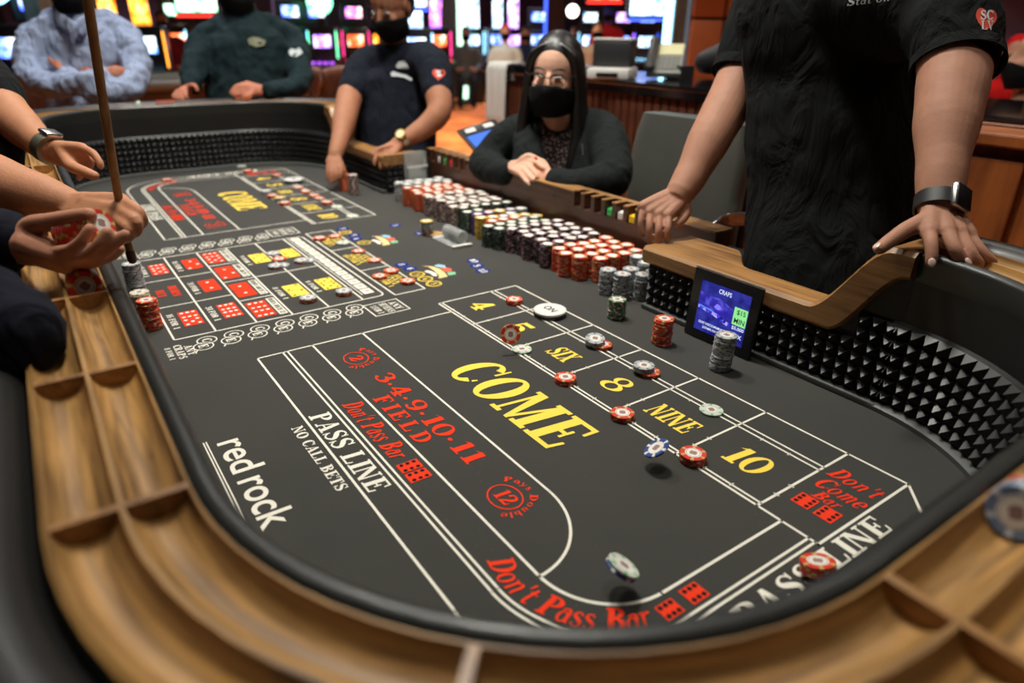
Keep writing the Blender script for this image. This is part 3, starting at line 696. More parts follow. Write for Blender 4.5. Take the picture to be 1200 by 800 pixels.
    for cx, s_ in ((.571, '2'), (1.077, '12')):
        cx = X(cx); r.new().arc(cx, .156, .0275, .0225, 0, 360, .002, 28); r.text(s_, cx-(.011 if len(s_) < 2 else .016), .1445, .022 if len(s_) < 2 else .032, .024, shear=.1)
        r.on_arc('Pays Double', cx, .156, .0335, 150, -45, .011, track=.08)
    if sg > 0: r.on_arc("Don't Pass Bar", 1.2085, .2065, .143, -108, -17, .031, shear=.2, ccw=True, track=.04)
    else: r.on_arc("Don't Pass Bar", -1.2085, .2065, .142, 186, 268, .033, shear=.2, ccw=True, track=.04)
    dm = 1.325
    r.text("Don't", (1.290 if sg > 0 else -1.36), .566, .07, .031, shear=.28); r.text('Come', (1.292 if sg > 0 else -1.362), .529, .07, .031, shear=.28); r.text('Bar', (1.307 if sg > 0 else -1.345), .504, .036, .021, shear=.28)
    r.build('red_lettering', 'p_red')
    # dice printed red with dark pips
    r, k_ = 'p_red', 'p_black'
    def die(x0, y0, x1, y1, n, ink, pip, pr=.0032, z1=ZP*1.6):
        k = MB(); k.add([(x0, y0, ZP), (x1, y0, ZP), (x1, y1, ZP), (x0, y1, ZP)], [(0, 1, 2, 3)]); cx, cy = (x0+x1)/2, (y0+y1)/2; dx, dy = (x1-x0)*.3, (y1-y0)*.3
        P = {1: [(0, 0)], 2: [(-1, 1), (1, -1)], 3: [(-1, 1), (0, 0), (1, -1)], 4: [(-1, -1), (1, 1), (-1, 1), (1, -1)], 5: [(-1, -1), (1, 1), (-1, 1), (1, -1), (0, 0)], 6: [(-1, -1), (-1, 0), (-1, 1), (1, -1), (1, 0), (1, 1)]}[n]
        for a, b in P: k.add([(cx+a*dx+pr*math.cos(2*PI*i/10), cy+b*dy+pr*math.sin(2*PI*i/10), z1) for i in range(10)], [tuple(range(10))], 1)
        k.build('printed_die', [M[ink], M[pip]], FELT)
    for a, b in ((1.2975, .472), (1.331, .472)):
        x0 = a if sg > 0 else -a-.026; die(x0, b, x0+.026, b+.029, 6, r, k_)
    if sg > 0:
        die(1.328, .1825, 1.350, .2085, 6, r, k_); die(1.326, .2225, 1.350, .2495, 6, r, k_)
        die(.930, .065, .953, .098, 6, r, k_); die(.957, .065, .980, .098, 6, r, k_)
    else: die(-.74, .065, -.717, .098, 6, r, k_); die(-.712, .065, -.689, .098, 6, r, k_)
    # any seven boxes and C/E circles
    w = Ink(); x0, x1 = (.330, .403) if sg > 0 else (-.408, -.334)
    for a, b in (((x0, .274), (x1, .274)), ((x0, .356), (x1, .356)), ((x0, .274), (x0, .356)), ((x1, .274), (x1, .356))): w.line(a, b, .003)
    w.text('ANY', x0+.012, .330, .048, .017).text('SEVENS', x0+.008, .307, .058, .017).text('1 FOR 1', x0+.012, .285, .05, .015)
    for i in range(7):
        cy = -.066+.0525*i; cx = .341*sg+(.0 if sg > 0 else -.012)
        w.new()
        for dx, dy, c_ in ((-.012, .006, 'C'), (.014, -.006, 'E')):
            w.arc(cx+dx, cy+dy, .0185, .0185, 0, 360, .0026, 18); w.text(c_, cx+dx-.008, cy+dy-.009, .017, .018, auto=False)
        w.line((cx+.026, cy-.019), (cx+.036, cy-.024), .003)
    xa = .318 if sg > 0 else -.412
    w.text('ANY', xa+.016, -.1045, .05, .0145).text('CRAPS', xa+.004, -.1225, .07, .0145).text('8 FOR 1', xa+.008, -.1385, .06, .0105)
    w.build('proposition_lettering', 'p_white')
# club name with double underline, nearest corner
sans('red', .728, -.1335, .094, .047, 'p_white', 'club_name_lettering', bold=.012); sans('rock', .842, -.1335, .122, .047, 'p_white', 'club_name_lettering', bold=.012)
w = Ink(); w.line((.715, -.1465), (.965, -.1465), .002).line((.715, -.1505), (.965, -.1505), .002); w.build('club_name_underline', 'p_white')
# proposition grid
w = Ink(); r = Ink(); yl = Ink(); bx = Ink(); rr, rp, yy, yp = 'p_red', 'p_white', 'p_yellow', 'p_black'
CY = [-.114, -.034, .049, .127, .209, .291, .346]; HXP = .293
for y in CY[:6]: w.line((-HXP, y), (HXP, y))
w.line((-HXP, CY[0]), (-HXP, .33)).line((HXP, CY[0]), (HXP, .33)).line((-HXP+.016, .346), (HXP-.016, .346))
w.arc(HXP-.016, .33, .016, .016, 0, 90, n=6).arc(-HXP+.016, .33, .016, .016, 90, 180, n=6)
for x in (-.1, .095): w.line((x, CY[0]), (x, CY[2]))
for x in (-.148, 0, .148): w.line((x, CY[2]), (x, CY[3]))
w.line((0, CY[3]), (0, CY[5]))
for a, b in (((-.31, .366), (.307, .366)), ((-.31, .445), (.307, .445)), ((-.31, .366), (-.31, .445)), ((.307, .366), (.307, .445)), ((-.105, .366), (-.105, .445)), ((.1, .366), (.1, .445))): w.line(a, b)
w.line((-.285, .302), (.262, .302), .0025)
for cx, a, b, txt, y in ((.19, 6, 5, '16 FOR 1', -.104), (-.195, 6, 5, '16 FOR 1', -.104), (-.195, 1, 2, '16 FOR 1', -.023), (0, 1, 1, '31 FOR 1', -.023), (.19, 6, 6, '31 FOR 1', -.023)):
    w.text(txt, cx-.046, y, .092, .013); die(cx-.044, y+.022, cx-.001, y+.061, a, rr, rp, .0042); die(cx+.001, y+.022, cx+.044, y+.061, b, rr, rp, .0042)
r.text('HORN', -.044, -.068, .08, .018).text('BET', -.026, -.098, .05, .018)
for cx, a, b in ((-.22, 6, 5), (-.074, 1, 2), (.074, 1, 1), (.22, 6, 6)):
    die(cx-.05, .056, cx-.002, .099, a, rr, rp, .0042); die(cx+.002, .056, cx+.05, .099, b, rr, rp, .0042)
    bx.new().rect(cx-.056, .104, cx+.056, .122)
for cx, cy, a, b, txt in ((.146, .16, 2, 2, '8 FOR 1'), (.144, .241, 5, 5, '9 FOR 1'), (-.148, .16, 3, 3, '9 FOR 1'), (-.15, .241, 4, 4, '8 FOR 1')):
    w.text(txt, cx-.045, cy-.021, .09, .012); die(cx-.042, cy, cx-.001, cy+.042, a, yy, yp, .0034); die(cx+.001, cy, cx+.042, cy+.042, b, yy, yp, .0034)
for i in range(14):
    x = -.268+.0395*i; bx.new().rect(x-.017, .308, x+.017, .333); r.text('8', x-.007, .316, .014, .011, z=ZP*1.7)
for cx in (-.2, 0, .2):
    for k, (tx_, wd) in enumerate((('ALL', .05), ('TALL', .08), ('SMALL', .09), ('150 FOR 1', .1))): yl.text(tx_, cx-wd/2, .424-.0155*k, wd, .0125)
w.build('proposition_lines', 'p_white'); r.build('red_lettering', 'p_red'); yl.build('yellow_lettering', 'p_yellow'); bx.build('printed_tab', 'p_white')
tabs = Ink()
for cx, t_x in ((-.22, 'HORN HIGH YO'), (-.074, 'HORN HIGH 3'), (.074, 'HORN HIGH 2'), (.22, 'HORN HIGH 12')): tabs.text(t_x, cx-.052, .1075, .104, .011, z=ZP*1.7)
tabs.build('tab_lettering', 'p_black')
# blue and yellow point circles, fan artwork
bl = Ink(); yw = Ink(); wn = Ink()
for x, y, n_ in ((.113, .478, '8'), (.155, .482, '6'), (-.306, .481, '5'), (-.219, .483, '9'), (-.179, .472, '4')): bl.new().disc(x, y, .019, ZP*1.4, 18); wn.text(n_, x-.007, y-.008, .015, .017, z=ZP*2)
for x, y, n_ in ((.189, .656, '10'), (.230, .641, '5'), (.273, .632, '12'), (-.254, .637, '3'), (-.128, .661, '2')): bl.new().disc(x, y, .019, ZP*1.4, 18); wn.text(n_, x-.007*len(n_), y-.009, .015*len(n_), .018, z=ZP*2)
for x, y, n_ in ((.203, .478, '3'), (.246, .478, '4'), (.289, .479, '5'), (-.262, .472, '3'), (-.13, .477, '6')):
    yw.new().arc(x, y, .0185, .0185, 0, 360, .003, 18).arc(x, y, .0145, .0145, 0, 360, .0012, 18).text(n_, x-.006, y-.007, .012, .014, auto=False)
bl.build('blue_circles', 'p_blue'); yw.build('yellow_circles', 'p_yellow'); wn.build('circle_numbers', 'p_white')
for ox in (0, -.335):
    for nm, q in (('p_tan', [(.148, .519), (.166, .529), (.2, .527), (.24, .52), (.262, .508), (.262, .534), (.235, .542), (.2, .547), (.17, .54)]), ('p_sky', [(.168, .544), (.19, .552), (.2, .565), (.18, .572), (.162, .562)]), ('p_coral', [(.195, .552), (.225, .546), (.235, .562), (.21, .573), (.2, .567)]), ('p_green', [(.232, .548), (.256, .54), (.258, .56), (.24, .568)]), ('p_white', [(.195, .502), (.215, .508), (.238, .505), (.245, .513), (.225, .521), (.205, .52), (.19, .514)])):
        k = Ink(); k.quad([(a+ox, b) for a, b in q]); k.build('fan_artwork', nm)
# ================================================================ chips
CRAD, CTH = .0195, .0033
def chip_mesh(col, inlay=True, seg=24, stack_lod=False):
    mb = MB(); n = seg; r = CRAD; e = .0006; h = CTH
    spot = lambda j: 1 if (j % (n//6)) < 1 else 0
    R = lambda q, z: [Vector((q*math.cos(2*PI*j/n), q*math.sin(2*PI*j/n), z)) for j in range(n)]
    rs = [R(r-e, 0), R(r, e), R(r, h-e), R(r-e, h), R(r*.66, h), R(r*.64, h-.0001)]
    vs = [p for q in rs for p in q]; fs = []; ms = []
    for i in range(5):
        for j in range(n):
            k = (j+1) % n; fs.append((i*n+j, i*n+k, (i+1)*n+k, (i+1)*n+j)); ms.append(spot(j) if i < 4 else 0)
    fs.append(tuple(range(n))[::-1]); ms.append(0)
    fs.append(tuple(5*n+j for j in range(n))); ms.append(2 if inlay else 0)
    mb.add(vs, fs, ms)
    if inlay:
        mb.add([(.0058*math.cos(2*PI*j/8)*(1.25 if j % 2 else .8), .0058*math.sin(2*PI*j/8), h+.00005) for j in range(8)], [tuple(range(8))], 3)
    return mb.mesh('chip_'+col, Vector((0, 0, 0)), [M['c_'+col], M['s_'+col], M['inlay'], M['inlayprint']], 35)
CM = {k: chip_mesh(k) for k in CHIPC}
CMB = {}
def inlay_mesh():
    mb = MB(); mb.lathe([(CRAD*.62, CTH-.0004), (CRAD*.62, CTH+.0001)], n=20)
    mb.add([(.0058*math.cos(2*PI*j/8)*(1.25 if j % 2 else .8), .0058*math.sin(2*PI*j/8), CTH+.0002) for j in range(8)], [tuple(range(8))], 1)
    mb.add([(q*math.cos(2*PI*j/20), q*math.sin(2*PI*j/20), CTH+.00018) for q in (.0098, .0105) for j in range(20)], [(j, (j+1) % 20, 20+(j+1) % 20, 20+j) for j in range(20)], 1)
    return mb.mesh('inlay', Vector((0, 0, 0)), [M['inlay'], M['inlayprint']], 35)
INM = inlay_mesh()
crng = random.Random(3); NCH = [0]
def chip(col, p, label, group, rot=None, inlay=False, Rm=None):
    NCH[0] += 1
    if inlay:
        if col not in CMB: CMB[col] = chip_mesh(col, False)
        me = CMB[col]
    else: me = CM[col]
    o = bpy.data.objects.new('poker_chip', me); COL.objects.link(o)
    Mx = (Rm.to_4x4() if Rm is not None else Matrix.Identity(4)) @ Matrix.Rotation(crng.uniform(0, 6.28) if rot is None else rot, 4, 'Z')
    o.matrix_world = Matrix.Translation((p[0], p[1], p[2]+FZ)) @ Mx
    tag(o, label, 'poker chip', group)
    if inlay:
        c = bpy.data.objects.new('inlay', INM); COL.objects.link(c); c.parent = o; c['label'] = 'white printed centre'
    return o
def stack(cols, x, y, label, group, jit=.0006, z=0.0008, lean=(0, 0), inlay=True):
    """cols: chip colours from the bottom up"""
    for i, c in enumerate(cols):
        chip(c, (x+crng.uniform(-jit, jit)+lean[0]*i, y+crng.uniform(-jit, jit)+lean[1]*i, z+i*(CTH+.00005)), label if isinstance(label, str) else label[i], group, inlay=(inlay and i == len(cols)-1))
def pst(cols, u, v, label, group, **k):
    """pixel of the TOP centre of the stack"""
    p = onz(u, v, .0008+len(cols)*(CTH+.00005)); stack(cols, p.x, p.y, label, group, **k)
G1 = 'bets on the near half of the layout'
pst(['red']*3, 602.5, 350, 'red chip of the bet on the line beside the yellow 4', G1)
pst(['pale'], 611.5, 408.5, 'pale green chip lying alone between the 5 and SIX boxes', G1)
pst(['red']*3, 662.5, 441, 'red chip of the bet on the line below SIX', G1)
p = onz(706, 405, .003); stack(['red']*2, p.x, p.y, 'red chip under the tilted silver chips behind SIX', G1)
for i in range(3):
    Rm = Matrix.Rotation(math.radians(9+i), 3, Vector((.6, .8, 0)))
    chip('grey', (p.x-.0125+i*.0004, p.y-.010, .0078+i*.0036), 'silver chip tilted across the red chips behind SIX', G1, Rm=Rm, inlay=i == 2)
pst(['red']*3, 729.5, 482.5, 'red chip of the bet on the line between 8 and NINE', G1)
p = onz(761, 437, .003); stack(['red']*2, p.x, p.y, 'red chip under the silver chips behind the 8', G1)
for i in range(3): chip('grey', (p.x-.010+i*.0004, p.y-.006, .0078+i*.0034), 'silver chip stacked over the red chips behind the 8', G1, inlay=i == 2)
pst(['pale'], 833.5, 479.5, 'pale green chip lying alone behind NINE', G1)
pst(['red']*4, 812.5, 530, 'red chip of the bet on the line between NINE and 10', G1)
Rm = Matrix.Rotation(math.radians(-16), 3, Vector((.3, .95, 0)))
p = onz(958, 661, .018)
for i in range(4):
    q = p+Rm @ Vector((0, 0, (i-3)*.0034)); chip('red', (q.x, q.y, q.z+.002), 'red chip leaning against the rail over the near PASS LINE lettering', G1, Rm=Rm, inlay=i == 3)
# thrown chips caught in the air
def facing(n, up=Vector((0, 0, 1))): return Vector(n).normalized().to_track_quat('Z', 'Y').to_matrix()
p = onz(598, 391.5, .04); chip('red', p, 'red chip tumbling through the air over the yellow 5', None, Rm=facing((.9, -.35, .38)), inlay=True)
p = onz(770, 526, .03); chip('blue', p, 'blue chip tumbling through the air above the COME box beside the NINE', None, Rm=facing(UPV*.75-RGT*.5-FWD*.3))
p = onz(727, 668, .03); chip('blue', p, 'blue chip in mid air over the bottom of the COME box, nearest the rail', None, Rm=facing(UPV*.8+RGT*.5-FWD*.2))
chip('pale', onz(727, 668, .03)+(UPV*.8+RGT*.5-FWD*.2).normalized()*.005, 'pale chip in mid air pressed against the blue one nearest the rail', None, Rm=facing(UPV*.8+RGT*.5-FWD*.2))
# tall stacks by the dealers' wall
stack(['green']*13, .697, .709, 'green chip of the stack between the bank and the ON puck', 'green chips in one stack', .0012)
stack(['red']*16, .846, .695, 'red chip of the tall stack left of the limits screen', 'red chips in one stack', .0016)
stack(['grey']*21, .987, .702, 'silver chip of the tall stack in front of the limits screen', 'silver chips in one stack', .0012, lean=(.00015, .0001))
# stick side of the layout, below the rail
b = onz(153, 308, .085)
stack(['grey']*25, b.x, b.y, 'silver chip of the tall stack beside the HORN bets near the stick side rail', 'silver chips by the stick side rail', .0014)
b = onz(162, 338, .052); stack(['cream']*13, b.x, b.y, 'cream chip of the short stack near the stick side rail', 'cream chips by the stick side rail', .0014)
b = onz(171, 350, .066); stack(['red']*19, b.x, b.y, 'red chip of the stack near the stick side rail', 'red chips by the stick side rail', .0022)
# bets on the propositions
G2 = 'bets on the proposition boxes'
for x, y, c, l in ((-.231, .381, ['red']*2, 'red chip at the far corner of the far bonus box'), (-.234, .429, ['red'], 'red chip on the far edge of the far bonus box'), (-.158, .423, ['pale'], 'pale chip at the near corner of the far bonus box'),
                   (-.056, .429, ['red'], 'red chip on the far end of the middle bonus box'), (.043, .432, ['red'], 'red chip on the near end of the middle bonus box'), (.177, .386, ['red']*2, 'red chip at the left of the near bonus box'),
                   (.155, .428, ['red']*2, 'red chip at the top of the near bonus box'), (.247, .429, ['red']*2, 'red chip at the right of the near bonus box')): stack(c, x, y, l, G2)
p = onz(320, 296, .004); stack(['grey'], p.x, p.y, 'silver chip beside the far yellow hard way dice', G2); p = onz(327.5, 302.5, .004); stack(['red'], p.x, p.y, 'red chip in front of the far yellow hard way dice', G2)
p = onz(323, 311, .006); stack(['red', 'grey'], p.x, p.y, 'chip of the left of two low stacks on the centre proposition line', G2); p = onz(330, 310, .004); stack(['grey'], p.x, p.y, 'silver chip touching the left stack on the centre proposition line', G2)
p = onz(353.5, 305.5, .004); stack(['red', 'grey'], p.x, p.y, 'chip of the double bet left of the white tabs', G2); p = onz(361, 304.5, .004); stack(['grey'], p.x, p.y, 'silver chip touching the double bet left of the white tabs', G2)
p = onz(361, 349, .008); stack(['red', 'red', 'grey'], p.x, p.y, 'chip of the bet on the near yellow pair of twos', G2); p = onz(367, 347.5, .0095); stack(['grey'], p.x+.004, p.y, 'silver chip overhanging the bet on the yellow pair of twos', G2, z=.0085) if False else None
p = onz(403, 341, .008); stack(['red', 'red', 'grey'], p.x, p.y, 'chip of the bet on the near yellow pair of fives', G2)
# far half bets
G3 = 'bets on the far half of the layout'
for u, v, c, l in ((195.5, 209.5, ['red']*2, 'red chip alone on the far pass line bend'), (283, 194, ['pale']*2, 'pale chip at the foot of the far wall'), (290, 199, ['orange']*3, 'orange chip of the pair of stacks under the far wall'), (324.5, 204, ['red']*2, 'red chip behind the far 4'),
                   (319, 228, ['red']*3, 'red chip of the bet on the far line beside SIX'), (334, 236.5, ['red']*3, 'red chip of the bet on the far line beside the 8'), (349.5, 219, ['red'], 'red chip in the row behind the far SIX, leftmost'), (358.5, 223.5, ['red']*2, 'red chip in the row behind the far SIX, second'),
                   (368, 228, ['red']*2, 'red chip in the row behind the far 8, third'), (374, 231.5, ['red'], 'red chip in the row behind the far 8, fourth'), (383, 236, ['red']*3, 'red chip of the last bet in the row behind the far NINE'), (394.5, 241.5, ['pale'], 'pale chip behind the far NINE'), (413, 252.5, ['pale'], 'pale chip behind the far 10')):
    pst(c, u, v, l, G3, inlay=False)
p = onz(314.5, 223.5, .016); stack(['grey']*2, p.x, p.y, 'silver chip over the bet on the far line beside SIX', G3, z=.0125, inlay=False) if False else stack(['grey']*4, p.x-.02, p.y-.004, 'silver chip of the stack on the far line beside SIX', G3, inlay=False)
p = onz(330, 232, .014); stack(['grey']*3+['yellow'], p.x-.02, p.y, 'chip of the yellow topped stack on the far line beside the 8', G3, inlay=False)
stack(['orange']*19, -.819, .697, "orange chip of the stack at the far dealer's fingers", 'orange chips of one stack', .001, inlay=False)
stack(['brown']*22, -.735, .70, "brown chip of the tall stack beside the far dealer's orange one", 'brown chips of one stack', .001, inlay=False)
p = onz(500, 258, .045); stack(['brown']*6+['grey']*4+['teal']*2+['yellow'], p.x, p.y, 'chip of the stack with a yellow top between the blue dots', 'chips of the yellow topped stack', .001, inlay=False)
# chips standing in the coin rail
def rail_chips(i0, off, cols, label, group, sgn=1, step=.0034):
    p, n = RP[i0]; tq = Vector((-n.y, n.x))*sgn
    for k, c in enumerate(cols):
        q = p+n*off+tq*(k*step); lean = Vector((tq.x, tq.y, .32))
        chip(c, (q.x, q.y, RT+.002), label[k] if isinstance(label, list) else label, group, Rm=facing(lean), inlay=k == len(cols)-1)
rail_chips(nearest(.665, -.205), .0402, ['grey']*5+['pale', 'red', 'red', 'red', 'red'], ['silver chip standing in the rail trough below the open hand']*5+['pale chip standing in the rail trough below the open hand']+['red chip standing in the rail trough below the open hand']*4, 'chips in the stick side rail', 1)
rail_chips(nearest(1.538, .262), .0402, ['red']*4+['steel']*4, ['red chip standing in the rail trough at the right edge']*4+['blue grey chip standing in the rail trough at the right edge']*4, 'chips in the near end rail', -1)
for u0, c, l in ((203, 'orange', 'orange chip lying in the far rail left of the green shirt'), (290, 'orange', 'orange chip lying in the far rail in front of the green shirt'), (158, 'pale', 'pale chip lying in the far rail beside the blue shirt')):
    q = onz(u0, 121 if u0 < 250 else 117, RT)
    rail_chips(nearest(-1.56, q.y), .05, [c]*(4 if c == 'pale' else 6), l, 'chips in the far rail', 1, .012 if c != 'pale' else .0034)
# the bank: the five nearest silver stacks chip by chip, the rest as one mass
NEAR = [(.573, .792), (.614, .800), (.600, .842), (.645, .838), (.636, .880)]
for i, (x, y) in enumerate(NEAR): stack(['grey']*(18 if i < 4 else 17), x, y, ['silver chip of the bank stack at the near left corner', 'silver chip of the foremost bank stack', 'silver chip of the bank stack behind the foremost one', 'silver chip of the bank stack nearest the right dealer wall', 'silver chip of the pale bank stack against the right dealer wall'][i], 'silver chips at the near end of the bank', .0012)
bcol = ['grey', 'orange', 'brown', 'blackgreen', 'purple', 'yellow', 'pinkblack', 'red', 'green', 'steel']
bm_m = []; bidx = {}
for c in bcol: bidx[c] = len(bm_m); bm_m += [M['c_'+c], M['s_'+c]]
II = len(bm_m); bm_m.append(M['inlay'])
mb = MB(); brng = random.Random(11)
def bulk(col, x, y, n):
    s = 14; k0 = bidx[col]
    for i in range(n):
        cx = x+brng.uniform(-.0009, .0009); cy = y+brng.uniform(-.0009, .0009); a0 = brng.uniform(0, 6.28); z0 = .0008+i*(CTH+.00005); z1 = z0+CTH-.0002; r = CRAD
        vs = [(cx+q*math.cos(a0+2*PI*j/s), cy+q*math.sin(a0+2*PI*j/s), z) for q, z in ((r-.0006, z0), (r, z0+.0006), (r, z1-.0005), (r-.0006, z1)) for j in range(s)]
        fs = [(t*s+j, t*s+(j+1) % s, (t+1)*s+(j+1) % s, (t+1)*s+j) for t in range(3) for j in range(s)]
        ms = [k0+(1 if j % 4 < 1 else 0) for t in range(3) for j in range(s)]
        if i == n-1:
            vs += [(cx+q*math.cos(a0+2*PI*j/s), cy+q*math.sin(a0+2*PI*j/s), z1) for q in (r*.66,) for j in range(s)]
            fs += [(3*s+j, 3*s+(j+1) % s, 4*s+(j+1) % s, 4*s+j) for j in range(s)]+[tuple(4*s+j for j in range(s))]; ms += [k0+(1 if j % 4 < 1 else 0) for j in range(s)]+[II]
        else: fs.append(tuple(3*s+j for j in range(s))); ms.append(k0)
        mb.add(vs, fs, ms)
P_ = .0402
def cols_at(x):
    for lim, c, n in ((-.47, 'grey', 20), (-.34, 'orange', 19), (-.135, 'brown', 20), (-.06, 'blackgreen', 20), (-.02, 'purple', 20), (.015, 'yellow', 19), (.06, 'orange', 18), (.175, 'blackgreen', 19), (.36, 'pinkblack', 20), (.50, 'red', 19), (.60, 'grey', 18), (9, 'grey', 18)):
        if x < lim: return c, n
x = -.548
while x < .66:
    c, n = cols_at(x); y0 = .792
    if c == 'grey' and x < 0: y0 = .80
    if .06 < x < .175: y0 = .765
    if .36 < x < .5: y0 = .79+(.045 if .46 < x < .5 else 0)
    for r in range(5):
        y = y0+r*P_+(P_/2 if int(round(x/P_)) % 2 else 0)*.6
        if y > WY-.021: continue
        if x > .53 and y < .905+(.0 if x < .62 else .03): continue
        cc = c; nn = n+brng.randint(-1, 0)
        if -.09 < x < .06 and r >= 2: cc = brng.choice(['purple', 'yellow', 'red', 'orange', 'grey']); nn = brng.randint(14, 19)
        if x > .5 and r == 4: cc = 'green' if x > .62 else 'grey'
        bulk(cc, x, y, nn)
    x += P_
o = mb.build('bank_chips', bm_m, smooth=35, base=(0, .88, 0))
tag(o, 'bank of hundreds of stacked chips in silver, red, brown, black and purple along the bank wall', 'poker chips', kind='stuff')
# ================================================================ pucks and small table gear
def puck(u, v, txt, label, top='white'):
    p = onz(u, v, .012); t = thing('puck', label, 'puck', (p.x, p.y, .0005), 'ON pucks')
    MB().lathe([(.034, .0005), (.0365, .003), (.0365, .0085), (.035, .0095)], (p.x, p.y, 0), 36).build('black_disc', M['black'], t, smooth=35)
    MB().lathe([(.0355, .0085), (.0365, .010), (.0365, .013), (.0345, .0145)], (p.x, p.y, 0), 36).build('white_disc', M['white'], t, smooth=35)
    sans(txt, p.x-.0165, p.y-.0085, .034, .019, M['p_black'], 'puck_lettering', z=.0148, parent=t, bold=.015)
puck(644.5, 363, 'ON', 'white and black ON puck lying between the 5 and SIX boxes near the bank')
puck(344, 210, 'ON', 'white ON puck on the far half behind the far 5 box')
# acrylic dice tray and tan button
t = thing('dice_tray', 'clear acrylic dice tray with white ends in front of the bank', 'tray', (.0, .694, 0))
MB().box((-.055, .665, .0005), (.068, .725, .004), bev=.001).build('tray_base', M['acrylic'], t)
MB().box((.058, .663, .0005), (.07, .727, .008), bev=.002).build('tray_end', M['white'], t); MB().box((-.058, .663, .0005), (-.048, .70, .007), bev=.002).build('tray_end', M['white'], t)
mb = MB()
for k in range(7): mb.lathe([(.016, -.006), (.0185, -.004), (.0185, .004), (.016, .006)], M=Matrix.Translation((-.04+.0135*k, .708, .0235)) @ Matrix.Rotation(PI/2, 4, 'Y'), n=16)
mb.build('ridged_tube', M['acrylic'], t, smooth=30)
m = MB(); m.box((-.02, .70, .006), (-.004, .716, .022), bev=.002); m.box((.015, .70, .006), (.031, .716, .022), bev=.002); m.build('dice_pair', mat('smoke_dice', (60, 58, 56), .2), t)
p = onz(509, 274, .002); m = MB(); m.lathe([(.02, .0005), (.026, .002), (.026, .004), (.02, .006), (.012, .0062)], (p.x, p.y, 0), 24)
tag(m.build('tan_button', mat('tan_plastic', (176, 140, 84), .5), base=(p.x, p.y, 0), smooth=35), 'flat tan oval button beside the clear dice tray', 'button')
# acrylic holder on the far bank corner
t = thing('acrylic_holder', 'clear acrylic card holder fixed to the far corner of the bank wall', 'holder', (-.683, .92, .03))
m = MB(); x = -BX+.016
m.box((x, .88, .03), (x+.003, .96, .15)); m.box((x+.003, .88, .03), (x+.03, .883, .15)); m.box((x+.003, .957, .03), (x+.03, .96, .15)); m.box((x+.03, .88, .03), (x+.033, .96, .1)); m.box((x+.003, .88, .03), (x+.03, .96, .033)); m.build('clear_box', M['acrylic'], t)
MB().box((x+.033, .878, .094), (x+.037, .962, .102)).build('white_lip', M['white'], t); MB().box((x+.008, .895, .034), (x+.02, .945, .09)).build('card_stack', M['white'], t)
